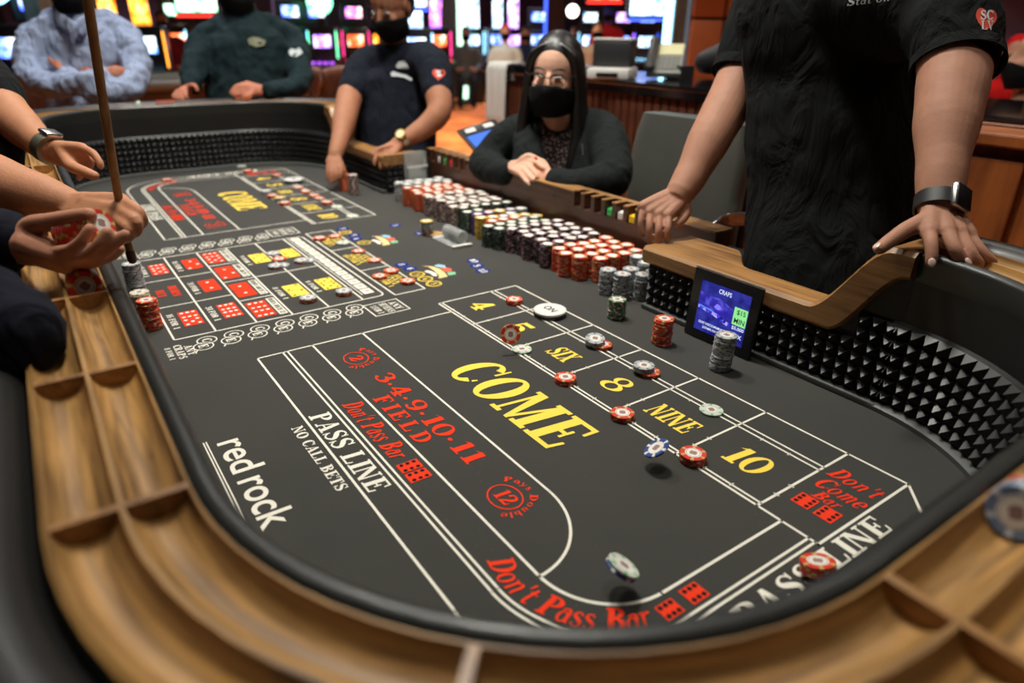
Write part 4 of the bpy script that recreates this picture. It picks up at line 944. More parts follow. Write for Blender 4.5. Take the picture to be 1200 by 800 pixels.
# limits display
def display():
    t = thing('limits_display', 'small black display leaning on the dealer wall reading CRAPS $15 MIN', 'display', (.915, .785, 0))
    bl, br = Vector((.834, .772, .0005)), Vector((.997, .772, .0005)); up = (Vector((.834, .784, .143))-bl).normalized(); ax = (br-bl).normalized(); nn = ax.cross(up)   # nn points to -Y
    Mx = Matrix(((ax.x, up.x, nn.x, bl.x), (ax.y, up.y, nn.y, bl.y), (ax.z, up.z, nn.z, bl.z), (0, 0, 0, 1)))
    MB().box((0, 0, -.009), (.163, .144, 0), bev=.004, M=Mx).build('housing', M['black'], t, smooth=30)
    MB().box((.002, .1425, -.006), (.161, .1446, -.0005), M=Mx).build('metal_edge', M['metal'], t)
    q = [(.024, .02), (.143, .02), (.143, .123), (.024, .123)]
    m_, nt, p_ = nodes('display_screen'); p_.inputs['Base Color'].default_value = (0, 0, 0, 1); p_.inputs['Roughness'].default_value = .15
    tc = N(nt, 'ShaderNodeTexCoord'); nz = N(nt, 'ShaderNodeTexNoise'); nz.inputs['Scale'].default_value = 45; nz.inputs['Detail'].default_value = 5; nt.links.new(tc.outputs['Object'], nz.inputs['Vector'])
    cr = N(nt, 'ShaderNodeValToRGB'); cr.color_ramp.elements[0].position = .38; cr.color_ramp.elements[0].color = srgb(28, 26, 120); cr.color_ramp.elements[1].position = .8; cr.color_ramp.elements[1].color = srgb(60, 70, 190)
    nt.links.new(nz.outputs['Fac'], cr.inputs['Fac']); nt.links.new(cr.outputs['Color'], p_.inputs['Emission Color']); p_.inputs['Emission Strength'].default_value = .8
    MB().add([Mx @ Vector((a, b, .0006)) for a, b in q], [(0, 1, 2, 3)]).build('screen', m_, t)
    scr = t.children[-1]
    def poly(pts, z, mm, nm): MB().add([Mx @ Vector((a, b, z)) for a, b in pts], [tuple(range(len(pts)))]).build(nm, mm, scr)
    glow = emis('screen_white', (214, 224, 255), 1.0); gm = emis('screen_green', (150, 240, 150), .85); vio = screen('screen_violet', [(20, 20, 110), (70, 60, 220), (190, 180, 255)], 1.0, 160); cy = emis('screen_cyan', (90, 150, 255), 1.0)
    poly([(.026, .062), (.108, .062), (.108, .086), (.074, .098), (.052, .096), (.026, .1)], .0009, screen('screen_sky', [(22, 18, 96), (46, 40, 170), (120, 110, 250)], .9, 60, 'NOISE'), 'picture')
    poly([(.026, .066), (.06, .062), (.108, .048), (.106, .058), (.066, .068), (.026, .072)], .0012, vio, 'picture'); poly([(.028, .071), (.064, .067), (.064, .069), (.028, .073)], .0014, cy, 'picture')
    poly([(.064, .078), (.070, .086), (.078, .084), (.082, .078), (.074, .074)], .0013, emis('screen_flare', (120, 110, 255), 1.2), 'picture')
    poly([(.111, .059), (.142, .059), (.142, .094), (.111, .094)], .0012, gm, 'price_box')
    dk = mat('screen_dark', (14, 30, 20), .6, var=0)
    for tx, a, b, W_, H_, mm in (('CRAPS', .069, .108, .03, .009, glow), ('$15', .118, .081, .02, .0095, dk), ('MIN', .115, .063, .024, .0105, dk), ('$5,000', .113, .050, .028, .0068, glow), ('MAX', .113, .034, .026, .0085, glow), ('CRAPS VARIOUS MINIMUM BETS', .034, .036, .072, .0052, glow), ('$100 MAX ANY PROPS', .046, .0275, .05, .0052, glow)):
        sans(tx, a, b, W_, H_, mm, 'screen_lettering', z=.0015, M4=Mx, parent=scr, bold=.014)
display()
print('individual chips', NCH[0])
# ================================================================ people
from mathutils.bvhtree import BVHTree
def skin(name, c):
    m_ = mat(name, c, .62, var=.16, vs=45, bump=.2, bs=260, spec=.3); p = m_.node_tree.nodes['Principled BSDF']; p.inputs['Subsurface Weight'].default_value = .08; p.inputs['Subsurface Radius'].default_value = (.012, .005, .003); return m_
def cloth(name, c, var=.15, rough=.92, bs=900, folds=.55):
    m_ = mat(name, c, rough, var=var, vs=25, bump=.15, bs=bs, spec=.2); nt = m_.node_tree; p = nt.nodes['Principled BSDF']; old = p.inputs['Normal'].links[0].from_node
    tc = N(nt, 'ShaderNodeTexCoord'); nz = N(nt, 'ShaderNodeTexNoise'); nz.inputs['Scale'].default_value = 9; nz.inputs['Detail'].default_value = 3; nz.inputs['Distortion'].default_value = 1.6
    mp = N(nt, 'ShaderNodeMapping'); mp.inputs['Scale'].default_value = (1.6, 1.6, .7); nt.links.new(tc.outputs['Object'], mp.inputs['Vector']); nt.links.new(mp.outputs['Vector'], nz.inputs['Vector'])
    bp = N(nt, 'ShaderNodeBump'); bp.inputs['Strength'].default_value = folds; bp.inputs['Distance'].default_value = .03
    nt.links.new(nz.outputs['Fac'], bp.inputs['Height']); nt.links.new(bp.outputs['Normal'], old.inputs['Normal']); return m_
def PP(L): return [at(*p) for p in L]
def tube_px(mb, pts, rad, side=None, n=28, sub=5): mb.tube(PP(pts), rad, n=n, side=side, sub=sub)
def hand(mb, wrist, knuckles, fingers, thumb, fr=.0088, palm=.0125, thr=.0105, wr=.024):
    """wrist (u,v,d); knuckles 4 x (u,v,d); fingers 4 x [(u,v,d)...] beyond the knuckle; thumb [(u,v,d)...]"""
    w_ = at(*wrist)
    K = [at(*k) for k in knuckles]; mid = (K[1]+K[2])/2; pw = (K[3]-K[0])
    for i, k in enumerate(K):
        base = w_+pw*((i-1.5)/3*.42)
        mb.tube([base, base.lerp(k, .55), k], [palm*1.15, palm*1.05, palm*.92], n=10, sub=3)
    scale = [.95, 1.0, .96, .84]
    for i, f in enumerate(fingers):
        P = [K[i]]+PP(f); m = len(P)
        mb.tube(P, [fr*1.12*scale[i]]+[fr*scale[i]*(1.04-.2*j/(m-1)) for j in range(1, m)], n=10, sub=4)
    if thumb:
        P = [w_.lerp(K[0], .35)]+PP(thumb); m = len(P)
        mb.tube(P, [palm*1.25]+[thr*(1.25-.4*j/(m-1)) for j in range(1, m)], n=10, sub=4)
def nails(pts, parent, r=.0055):
    for (u, v, d), (u2, v2, d2), n in pts:
        c = at(u, v, d); ax = (at(u2, v2, d2)-c).normalized(); nn = Vector(n); nn = (nn-ax*nn.dot(ax)).normalized(); s = ax.cross(nn)
        Mx = Matrix((s, ax, nn)).transposed(); MB().ell(c+nn*.0066-ax*.001, (r, r*1.25, .0016), Mx, 10, 6).build('fingernail', M['nail'], parent, smooth=True)
M['nail'] = mat('nail', (232, 196, 182), .3, var=.05, coat=.3)
M['mask'] = cloth('black_mask', (18, 18, 20), folds=.1); M['hairblack'] = mat('black_hair', (24, 22, 22), .38, var=.3, vs=120, bump=.3, bs=160)
M['eye'] = mat('eye_white', (220, 214, 208), .2, var=0); M['iris'] = mat('iris', (34, 22, 16), .2, var=0); M['glass'] = mat('spectacle_lens', (235, 235, 235), .05, var=0, trans=1.0, ior=1.1)
def frame(f, u=(0, 0, 1)):
    f = Vector(f).normalized(); u = Vector(u); r = f.cross(u).normalized(); u = r.cross(f); return Matrix((r, f, u)).transposed()
def head_shapes(mb, c, Fm, s=1.0, ears=True):
    q = lambda x, y, z: c+Fm @ Vector((x, y, z))*s
    mb.ell(q(0, -.012, .025), (.073*s, .093*s, .092*s), Fm, 20, 14); mb.ell(q(0, .028, -.05), (.056*s, .062*s, .066*s), Fm, 18, 12); mb.ell(q(0, .012, -.02), (.066*s, .078*s, .07*s), Fm, 18, 12)
    mb.tube([q(0, .082, .018), q(0, .1, -.012), q(0, .104, -.022)], [.009*s, .011*s, .013*s], n=8, sub=2)
    for sx in (-1, 1):
        mb.ell(q(sx*.014, .092, -.024), (.009*s, .01*s, .008*s), Fm, 8, 6); mb.ell(q(sx*.034, .066, -.018), (.024*s, .02*s, .022*s), Fm, 10, 8)
        if ears: mb.ell(q(sx*.074, -.008, -.005), (.009*s, .02*s, .031*s), Fm, 10, 8)
def face_parts(body, c, Fm, s, brow='hairblack', squint=.45):
    q = lambda x, y, z: c+Fm @ Vector((x, y, z))*s
    for sx in (-1, 1):
        e = MB().ell(q(sx*.031, .0775, .0135), (.0145*s, .009*s, .0075*s*squint), Fm, 14, 10).build('eye', M['eye'], body, smooth=True)
        MB().ell(q(sx*.031, .0845, .0135), (.0062*s, .003*s, .0062*s*squint), Fm, 12, 8).build('iris', M['iris'], e, smooth=True)
        MB().tube([q(sx*.046, .076, .0195), q(sx*.031, .087, .021), q(sx*.016, .083, .017)], [.0018*s, .0026*s, .0016*s], n=6).build('eyelashes', M['iris'], body, smooth=True)
        MB().tube([q(sx*.05, .073, .034), q(sx*.034, .086, .040), q(sx*.014, .089, .035)], [(.0018*s, .0015*s), (.0032*s, .0025*s), (.002*s, .0015*s)], n=8, side=Fm @ Vector((0, 0, 1))).build('eyebrow', M[brow], body, smooth=True)
def mask_part(body, c, Fm, s, mtl='mask', top=-.006):
    q = lambda x, y, z: c+Fm @ Vector((x, y, z))*s
    n, m = 16, 12; outer = []; inner = []
    for i in range(m+1):
        t = i/m; z = top-.108*t; row = []; rin = []
        for j in range(n+1):
            th = math.radians(-82+164*j/n); cx = math.sin(th); cy = math.cos(th)
            ztop = z-(.022*abs(cx)**1.6)*(1-t)+.012*abs(cx)**2*t
            nose = .024*math.exp(-(cx/.25)**2)*math.exp(-((t-.18)/.3)**2); shrink = 1-.30*max(0, t-.45)**1.2
            rx = (.078+.002)*shrink; ry = (.098+nose+.004*math.sin(PI*t))*(1-.42*max(0, t-.55)**1.1)
            yb = .012
            row.append(q(rx*cx, yb+(ry-.012)*cy, ztop)); rin.append(q((rx-.003)*cx, yb+(ry-.016)*cy, ztop))
        outer.append(row); inner.append(rin)
    mb = MB(); W = n+1; vs = [p for r in outer for p in r]+[p for r in inner for p in r]; off = W*(m+1); fs = []
    for i in range(m):
        for j in range(n):
            a = i*W+j; fs.append((a, a+W, a+W+1, a+1)); fs.append((off+a, off+a+1, off+a+W+1, off+a+W))
    for j in range(n): fs.append((j, j+1, off+j+1, off+j)); a = m*W+j; fs.append((a+1, a, off+a, off+a+1))
    for i in range(m): a = i*W; fs.append((a+W, a, off+a, off+a+W)); b = i*W+n; fs.append((b, b+W, off+b+W, off+b))
    mb.add(vs, fs); o = mb.build('face_mask', M[mtl], body, smooth=True)
    for sx in (-1, 1):
        MB().tube([q(sx*.076, .02, -.03), q(sx*.08, .0, .01), q(sx*.08, -.02, .02), q(sx*.08, -.022, -.02), q(sx*.074, .018, -.07)], .0014*s, n=6).build('ear_loop', M[mtl], o, smooth=True)
    return o
def hem(parent, a, b, r, m_):
    a = at(*a); b = at(*b); d = (b-a).normalized(); x = d.orthogonal().normalized(); y = d.cross(x); R = lambda p, q: [p+(x*math.cos(2*PI*j/40)+y*math.sin(2*PI*j/40))*q for j in range(40)]
    rs = [R(a, r), R(b, r*1.02), R(b, r*.95), R(a, r*.93)]; rs.append(rs[0]); MB().rings(rs, cap=False).build('sleeve_hem', m_, parent, smooth=50)
def decal(name, polys, target, mtl, off=.0012):
    """flat print laid onto the visible side of a garment; polys in picture pixels"""
    me = target.data; b = BASE[target.name]
    tr = BVHTree.FromPolygons([v.co+b for v in me.vertices], [list(p.vertices) for p in me.polygons])
    mb = MB()
    for pts in polys:
        vs = []
        for u, v in pts:
            r = (FWD+RGT*((u-600)/F_PX)-UPV*((v-400)/F_PX)).normalized(); h = tr.ray_cast(CAM, r)
            if h[0] is None: break
            vs.append(h[0]+h[1]*off if h[1].dot(r) < 0 else h[0]-r*off)
        else: mb.add(vs, [tuple(range(len(vs)))])
    if mb.f: return mb.build(name, mtl if not isinstance(mtl, str) else M[mtl], target)
def heart(cx, cy, s, tilt=0, sy=1.0):
    P = []
    for i in range(28):
        t = 2*PI*i/28; x = 16*math.sin(t)**3/17; y = -(13*math.cos(t)-5*math.cos(2*t)-2*math.cos(3*t)-math.cos(4*t))/17
        P.append((cx+s*(x*math.cos(tilt)-y*math.sin(tilt)), cy+s*sy*(x*math.sin(tilt)+y*math.cos(tilt))))
    return [[(cx, cy), P[i], P[(i+1) % 28]] for i in range(28)]
def text_px(txt, x, y, W, H, slant=0.0, rise=0.0):
    """serif letters as pixel polygons (y grows downward)"""
    L, tot = run(txt, .05); k = W/tot
    return [[(x+(gx+a)*k+b*H*slant, y-b*H+rise*(gx+a)*k) for a, b in q] for gx, g, w_ in L for q, _ in g.q]
M['patchred'] = mat('patch_red', (214, 74, 48), .8, var=.1); M['logowhite'] = mat('logo_white', (206, 212, 214), .9, var=.05); M['logogold'] = mat('logo_pale', (150, 152, 128), .9, var=.1)

# ---------------------------------------------------------------- dealer in black at the right
def dealer_right():
    sk = skin('skin_dealer_right', (180, 130, 106)); base = at(985, 330, 1.5); base.z = FL
    mb = MB()
    tube_px(mb, [(985, 300, 1.5), (985, 60, 1.45), (985, -70, 1.43)], [.09, .1, .06]); c = at(970, -165, 1.42); Fm = frame((-.35, -1, -.1)); head_shapes(mb, c, Fm, 1.05)
    tube_px(mb, [(975, -70, 1.43), (970, -150, 1.42)], [.06, .055])
    # his right arm (left in the picture) resting on the end of the rail cap
    tube_px(mb, [(985, -10, 1.46), (925, 0, 1.55), (880, 70, 1.6), (852, 125, 1.58), (833, 160, 1.56), (810, 205, 1.545), (797, 226, 1.535)], [.07, .07, .058, .053, .049, .038, .033])
    K = [(783, 252, 1.512), (772, 251, 1.517), (762, 248, 1.522), (754, 242, 1.528)]
    hand(mb, (797, 228, 1.535), K, [[(783, 265, 1.497), (782, 275, 1.5), (781, 281, 1.507)], [(772, 267, 1.50), (771, 279, 1.505), (771, 288, 1.512)], [(761, 264, 1.508), (761, 276, 1.512), (762, 286, 1.518)], [(751, 256, 1.52), (751, 267, 1.522), (753, 275, 1.526)]], [(804, 244, 1.53), (801, 255, 1.525), (794, 262, 1.52)], fr=.0086, palm=.0155, thr=.0115)
    # his left arm resting on the players' rail
    tube_px(mb, [(1000, -30, 1.42), (1080, -30, 1.25), (1115, 60, 1.14), (1116, 100, 1.112), (1110, 140, 1.09), (1104, 195, 1.065), (1100, 240, 1.05)], [.07, .072, .056, .0535, .049, .037, .0315])
    K = [(1089, 273, 1.012), (1110, 271, 1.008), (1124, 273, 1.012), (1135, 276, 1.02)]
    hand(mb, (1101, 245, 1.045), K, [[(1091, 284, .998), (1092, 299, .993), (1091, 307, .995)], [(1118, 289, .99), (1125, 301, .988), (1130, 307, .99)], [(1135, 292, .994), (1142, 303, .99), (1147, 309, .992)], [(1147, 290, 1.005), (1156, 300, 1.0), (1163, 306, 1.0)]], [(1066, 267, 1.03), (1047, 279, 1.025), (1031, 291, 1.02)], fr=.0105, palm=.0145, thr=.0118)
    body = organic(mb, 'person', sk, None, .0026, 3, base)
    tag(body, 'dealer in black T-shirt with smartwatch leaning both hands on the rail at right', 'person')
    nails([((1091, 309, .99), (1091, 312, .99), (.2, -.5, .8)), ((1131, 309, .985), (1134, 312, .985), (.3, -.4, .9)), ((1029, 292, 1.012), (1026, 295, 1.012), (-.3, -.6, .7))], body)
    mb = MB()
    tube_px(mb, [(975, 420, 1.5), (977, 330, 1.5), (978, 250, 1.5), (980, 130, 1.48), (985, 10, 1.44), (984, -50, 1.42), (982, -95, 1.42)], [(.2, .125), (.202, .13), (.19, .135), (.196, .145), (.215, .15), (.2, .12), (.1, .08)], side=RGT, n=36)
    tube_px(mb, [(960, -30, 1.46), (908, 0, 1.57), (874, 70, 1.605)], [.11, .088, .07]); tube_px(mb, [(1000, 0, 1.38), (1060, -5, 1.27), (1112, 20, 1.17), (1121, 64, 1.135)], [.14, .115, .078, .068])
    sh = organic(mb, 'shirt', M['tblack'], body, .007, 3, disp=.02, dscale=.11)
    hem(sh, (871, 78, 1.605), (867, 89, 1.605), .068, M['tblack']); hem(sh, (1121, 68, 1.133), (1121, 80, 1.128), .069, M['tblack'])
    mb = MB(); tube_px(mb, [(975, 300, 1.505), (970, 420, 1.52), (965, 520, 1.55)], [(.197, .128), (.2, .13), (.18, .12)], side=RGT, n=20)
    for du in (-65, 55):
        p = at(970+du, 480, 1.56); q = Vector((p.x, p.y, FL+.04)); mb.tube([p, p.lerp(q, .5), q], [.095, .07, .055], n=14)
        mb.tube([q+Vector((0, .05, -.0)), q+Vector((0, -.13, -.0))], [.038, .032], n=10)
    organic(mb, 'trousers', M['pblack'], body, .012, 2)
    # cuffs of the sleeves
    decal('heart_patch', heart(1155, 23, 13, .12, 1.35), sh, 'patchred')
    decal('heart_lettering', text_px('SC', 1148, 24, 15, 11)+text_px('LV', 1149, 36, 14, 11), sh, 'logowhite', .0022)
    decal('chest_lettering', text_px('Station', 993, 7, 50, 9, .25, -.12), sh, 'logowhite', .002)
    # smartwatch
    wc = at(1100, 240, 1.05); ax = (at(1106, 200, 1.065)-at(1101, 246, 1.045)).normalized()
    t = MB(); side = RGT.copy(); a = (side-ax*side.dot(ax)).normalized(); b = ax.cross(a)
    rings = []
    for k in range(2): rings.append([wc+ax*(k-.5)*.024+(a*math.cos(2*PI*j/28)*.035+b*math.sin(2*PI*j/28)*.0345) for j in range(28)])
    for k in (1, 0): rings.append([wc+ax*(k-.5)*.024+(a*math.cos(2*PI*j/28)*.032+b*math.sin(2*PI*j/28)*.0315) for j in range(28)])
    rings.append(rings[0]); band = t.rings(rings, cap=False).build('watch_band', M['dark'], body, smooth=40)
    nn = (a*.36-FWD*.9); nn = (nn-ax*nn.dot(ax)).normalized(); s2 = ax.cross(nn); c0 = wc+nn*.0345; Mx = Matrix.Translation(c0) @ Matrix((s2, ax, nn)).transposed().to_4x4()
    MB().box((-.0185, -.0205, -.006), (.0185, .0205, .0045), bev=.006, M=Mx).build('watch_case', M['metal'], band, smooth=40); MB().box((-.0165, -.0185, .004), (.0165, .0185, .0056), bev=.003, M=Mx).build('watch_screen', M['black'], band, smooth=40)
    mask_part(body, c, Fm, 1.05); face_parts(body, c, Fm, 1.05)
    organic(MB().ell(c+Fm @ Vector((0, -.022, .045)), (.08, .097, .09), Fm, 20, 14).ell(c+Fm @ Vector((0, -.05, .005)), (.077, .066, .085), Fm, 18, 12), 'hair', M['hairblack'], body, .006, 2)
M['tblack'] = cloth('black_tshirt', (17, 19, 20)); M['pblack'] = cloth('black_trousers', (16, 16, 18)); M['navy'] = cloth('navy_tshirt', (24, 28, 40)); M['dgreen'] = cloth('dark_green_shirt', (28, 44, 48)); M['lblue'] = cloth('light_blue_shirt', (150, 162, 190), folds=.9); M['blazer'] = cloth('dark_blazer', (26, 30, 30)); M['navyjacket'] = cloth('navy_jacket', (17, 19, 32))
dealer_right()

# ---------------------------------------------------------------- dealer at the far end of the bank
def dealer_far():
    sk = skin('skin_dealer_far', (166, 112, 84)); base = at(465, 190, 2.85); base.z = FL
    c = at(458, 8, 2.68); Fm = frame((.42, -.72, -.42)); mb = MB(); head_shapes(mb, c, Fm, 1.0)
    tube_px(mb, [(458, 22, 2.72), (462, 62, 2.8), (468, 160, 2.9)], [.056, .058, .08])
    tube_px(mb, [(462, 75, 2.82), (430, 82, 2.83), (412, 108, 2.78), (405, 135, 2.7), (398, 165, 2.62), (393, 181, 2.585)], [.06, .062, .053, .048, .034, .028])
    K = [(397, 190, 2.565), (392, 191, 2.56), (388, 190, 2.56), (385, 189, 2.565)]
    hand(mb, (393, 182, 2.58), K, [[(400, 200, 2.55), (399, 209, 2.555)], [(393, 202, 2.545), (393, 212, 2.55)], [(388, 202, 2.545), (388, 213, 2.55)], [(384, 200, 2.55), (384, 210, 2.555)]], [(400, 192, 2.57), (404, 202, 2.57)], fr=.0095, palm=.0135)
    tube_px(mb, [(470, 75, 2.82), (505, 78, 2.72), (513, 108, 2.66), (514, 132, 2.63), (494, 152, 2.62), (473, 164, 2.60), (465, 169, 2.59)], [.06, .062, .053, .048, .04, .029, .027])
    K = [(446, 176, 2.55), (452, 179, 2.545), (458, 180, 2.545), (463, 179, 2.55)]
    hand(mb, (465, 169, 2.585), K, [[(440, 186, 2.53), (439, 193, 2.53)], [(447, 190, 2.525), (446, 197, 2.525)], [(454, 191, 2.525), (452, 197, 2.525)], [(461, 189, 2.53), (459, 195, 2.53)]], [(455, 172, 2.55), (444, 175, 2.54), (437, 181, 2.535)], fr=.0095, palm=.013)
    body = organic(mb, 'person', sk, None, .0045, 2, base)
    tag(body, 'masked dealer in navy T-shirt with gold watch reaching to a chip stack', 'person')
    mb = MB(); tube_px(mb, [(470, 240, 2.9), (468, 190, 2.9), (467, 140, 2.88), (466, 95, 2.84), (464, 68, 2.8)], [(.16, .12), (.158, .12), (.165, .13), (.17, .12), (.1, .075)], side=RGT, n=20)
    tube_px(mb, [(450, 72, 2.81), (428, 80, 2.83), (414, 107, 2.785)], [.075, .074, .064]); tube_px(mb, [(480, 72, 2.8), (505, 75, 2.72), (513, 108, 2.665)], [.075, .074, .064])
    sh = organic(mb, 'shirt', M['navy'], body, .008, 3, disp=.01, dscale=.08)
    mb = MB()
    for du in (-22, 26):
        p = at(468+du, 210, 2.9); q = Vector((p.x, p.y, FL+.04)); mb.tube([p, p.lerp(q, .5), q], [.1, .07, .055], n=12); mb.tube([q+Vector((0, .05, 0)), q+Vector((0, -.13, 0))], [.038, .032], n=10)
    organic(mb, 'trousers', M['pblack'], body, .014, 2)
    decal('heart_patch', heart(514, 87, 8, .1, 1.0), sh, 'patchred'); decal('heart_lettering', [[(511, 83), (516, 83), (516, 86), (511, 86)], [(512, 87), (517, 87), (517, 90), (512, 90)]], sh, 'logowhite', .003)
    decal('chest_logo', [[(464, 78), (468, 72), (474, 71), (479, 76), (480, 80), (466, 81)], [(458, 86), (461, 84), (470, 87), (476, 88), (483, 92), (482, 95), (474, 91), (464, 90), (459, 90)]], sh, 'logowhite', .004)
    wc = at(473, 163, 2.60); ax = (at(480, 159, 2.62)-at(466, 170, 2.62)).normalized(); m = MB(); m.cyl(wc-ax*.009, wc+ax*.009, .0325, n=20); b = m.build('watch_band', M['metal'], body, smooth=40)
    nn = (-FWD*.9+UPV*.4); nn = (nn-ax*nn.dot(ax)).normalized(); m = MB(); m.cyl(wc+nn*.028, wc+nn*.039, .0205, n=24); m.build('watch_case', M['gold'], b, smooth=40); m = MB(); m.cyl(wc+nn*.039, wc+nn*.0395, .016, n=24); m.build('watch_dial', mat('dial', (236, 226, 180), .3), b)
    mask_part(body, c, Fm, 1.0, top=-.002); face_parts(body, c, Fm, 1.0)
    organic(MB().ell(c+Fm @ Vector((0, -.024, .05)), (.079, .092, .086), Fm, 20, 14).ell(c+Fm @ Vector((0, -.05, .005)), (.077, .066, .085), Fm, 18, 12), 'hair', M['hairblack'], body, .006, 2)
dealer_far()

# ---------------------------------------------------------------- woman behind the bank
def boxwoman():
    sk = skin('skin_woman', (222, 172, 146)); base = at(655, 240, 2.35); base.z = FL
    c = at(650, 90, 2.17); Fm = frame((.62, -.78, -.12), (.02, .06, 1)); mb = MB(); head_shapes(mb, c, Fm, .98, ears=False)
    tube_px(mb, [(652, 100, 2.24), (653, 140, 2.26), (655, 165, 2.3), (655, 230, 2.36)], [.05, .05, .07, .07])
    # crossed forearms, one hand over the other
    tube_px(mb, [(655, 165, 2.32), (600, 165, 2.37), (570, 192, 2.35), (590, 202, 2.25), (603, 197, 2.19)], [.045, .042, .038, .032, .026]); tube_px(mb, [(660, 168, 2.32), (708, 168, 2.23), (714, 205, 2.1), (680, 213, 2.07), (648, 208, 2.09)], [.04, .04, .038, .032, .026])
    K = [(617, 188, 2.14), (619, 194, 2.125), (614, 199, 2.122), (609, 203, 2.125)]
    hand(mb, (601, 195, 2.18), K, [[(629, 191, 2.11), (636, 197, 2.095)], [(627, 202, 2.095), (630, 207, 2.085)], [(621, 207, 2.095), (625, 211, 2.085)], [(615, 211, 2.1), (620, 216, 2.09)]], [(618, 183, 2.14), (629, 186, 2.125)], fr=.0078, palm=.0105)
    K = [(634, 198, 2.115), (632, 203, 2.112), (631, 208, 2.112), (631, 212, 2.112)]
    hand(mb, (648, 207, 2.095), K, [[(624, 197, 2.13), (618, 198, 2.14)], [(622, 203, 2.13), (616, 204, 2.14)], [(622, 209, 2.125), (618, 211, 2.13)], [(624, 213, 2.12), (620, 214, 2.125)]], [(638, 192, 2.115), (631, 187, 2.12)], fr=.0078, palm=.0105)
    body = organic(mb, 'person', sk, None, .0042, 2, base)
    tag(body, 'woman with long black hair, glasses and black mask seated with folded hands behind the bank', 'person')
    nails([((628, 186, 2.118), (631, 187, 2.118), (.5, -.6, .6))], body, .005); bpy.data.objects[body.children[-1].name].data.materials[0] = mat('red_nail', (214, 70, 60), .3)
    mb = MB(); tube_px(mb, [(655, 260, 2.35), (655, 215, 2.33), (655, 180, 2.31), (654, 158, 2.3)], [(.14, .1), (.145, .1), (.15, .1), (.11, .075)], side=RGT, n=20)
    o = organic(mb, 'blouse', floral(), body, .008, 2)
    # blazer: two front panels leaving the blouse open, back, shoulders and sleeves
    mb = MB(); tube_px(mb, [(655, 262, 2.40), (655, 215, 2.39), (656, 175, 2.375), (656, 150, 2.36)], [(.175, .1), (.18, .1), (.185, .1), (.13, .06)], side=RGT, n=22)
    tube_px(mb, [(621, 148, 2.29), (620, 175, 2.245), (622, 215, 2.235), (622, 255, 2.26)], [(.05, .04), (.055, .042), (.06, .045), (.06, .045)], side=RGT); tube_px(mb, [(687, 146, 2.26), (694, 175, 2.22), (690, 215, 2.21), (686, 255, 2.24)], [(.05, .04), (.06, .045), (.065, .05), (.06, .045)], side=RGT)
    tube_px(mb, [(630, 148, 2.36), (600, 160, 2.37), (573, 186, 2.37), (570, 194, 2.34), (592, 203, 2.24), (598, 201, 2.21)], [.06, .066, .06, .057, .044, .038]); tube_px(mb, [(680, 146, 2.3), (708, 158, 2.22), (718, 200, 2.1), (712, 212, 2.08), (672, 216, 2.06), (654, 212, 2.085)], [.06, .068, .062, .058, .047, .043])
    bl = organic(mb, 'blazer', M['blazer'], body, .0075, 2, disp=.008, dscale=.06)
    for k, (u, v) in enumerate(((649, 228), (655, 227), (661, 226))): MB().ell(at(u, v, 2.03), (.0045, .0045, .0045), None, 10, 8).build('cuff_button', M['dark'], bl, smooth=True)
    decal('name_badge', [[(670, 172), (683, 169), (684, 182), (672, 184)]], bl, M['grey'], .004)
    # hair: centre parting, long curtains on both sides
    q = lambda x, y, z: c+Fm @ Vector((x, y, z)); mb = MB()
    mb.ell(q(0, -.031, .041), (.081, .096, .095), Fm, 28, 20); mb.ell(q(0, -.055, -.03), (.082, .062, .12), Fm, 20, 14)
    for sx in (-1, 1):
        for k, (yo, w_, xo) in enumerate(((.036, .011, 0), (.014, .017, .004), (-.014, .022, .006), (-.045, .026, .0))):
            mb.tube([q(sx*.03, yo*.8, .108-.25*abs(yo)), q(sx*.066, yo+.004, .07), q(sx*(.078+xo), yo, .02), q(sx*(.086+xo), yo-.006, -.06), q(sx*(.094+xo), yo+.004, -.15), q(sx*(.088+xo), yo+.045, -.25), q(sx*(.074+xo), yo+.07, -.36+.02*k)], [(.012, .008), (w_, .011), (w_, .012), (w_*1.1, .015), (w_*1.25, .018), (w_*1.1, .016), (w_*.5, .008)], side=Fm @ Vector((0, 1, 0)), n=16)
    organic(mb, 'hair', M['hairblack'], body, .0042, 2)
    mask_part(body, c, Fm, .98, top=-.006); face_parts(body, c, Fm, .98)
    fr = MB()
    for sx in (-1, 1):
        cx = sx*.034; P = [q(cx+.0255*math.cos(t)*(1 if abs(math.cos(t)) < .9 else 1), .102-.004*abs(math.cos(t)), .010+.0175*math.sin(t)) for t in [2*PI*k/20 for k in range(21)]]
        fr.tube(P, [.0012 if math.sin(2*PI*k/20) < .2 else .0024 for k in range(21)], n=6, sub=1); fr.tube([q(sx*.0595, .097, .018), q(sx*.078, .06, .018), q(sx*.082, .0, .012)], .0016, n=6)
    fr.tube([q(-.0095, .104, .014), q(0, .107, .017), q(.0095, .104, .014)], .0016, n=6)
    g = fr.build('glasses', M['black'], body, smooth=True)
def floral():
    m_, nt, p = nodes('floral_blouse'); tc = N(nt, 'ShaderNodeTexCoord'); vo = N(nt, 'ShaderNodeTexVoronoi'); vo.inputs['Scale'].default_value = 110; nt.links.new(tc.outputs['Object'], vo.inputs['Vector'])
    cr = N(nt, 'ShaderNodeValToRGB'); cr.color_ramp.elements[0].position = .25; cr.color_ramp.elements[0].color = srgb(170, 140, 130); cr.color_ramp.elements[1].position = .42; cr.color_ramp.elements[1].color = srgb(38, 32, 34)
    nt.links.new(vo.outputs['Distance'], cr.inputs['Fac']); nt.links.new(cr.outputs['Color'], p.inputs['Base Color']); p.inputs['Roughness'].default_value = .8; return m_
boxwoman()

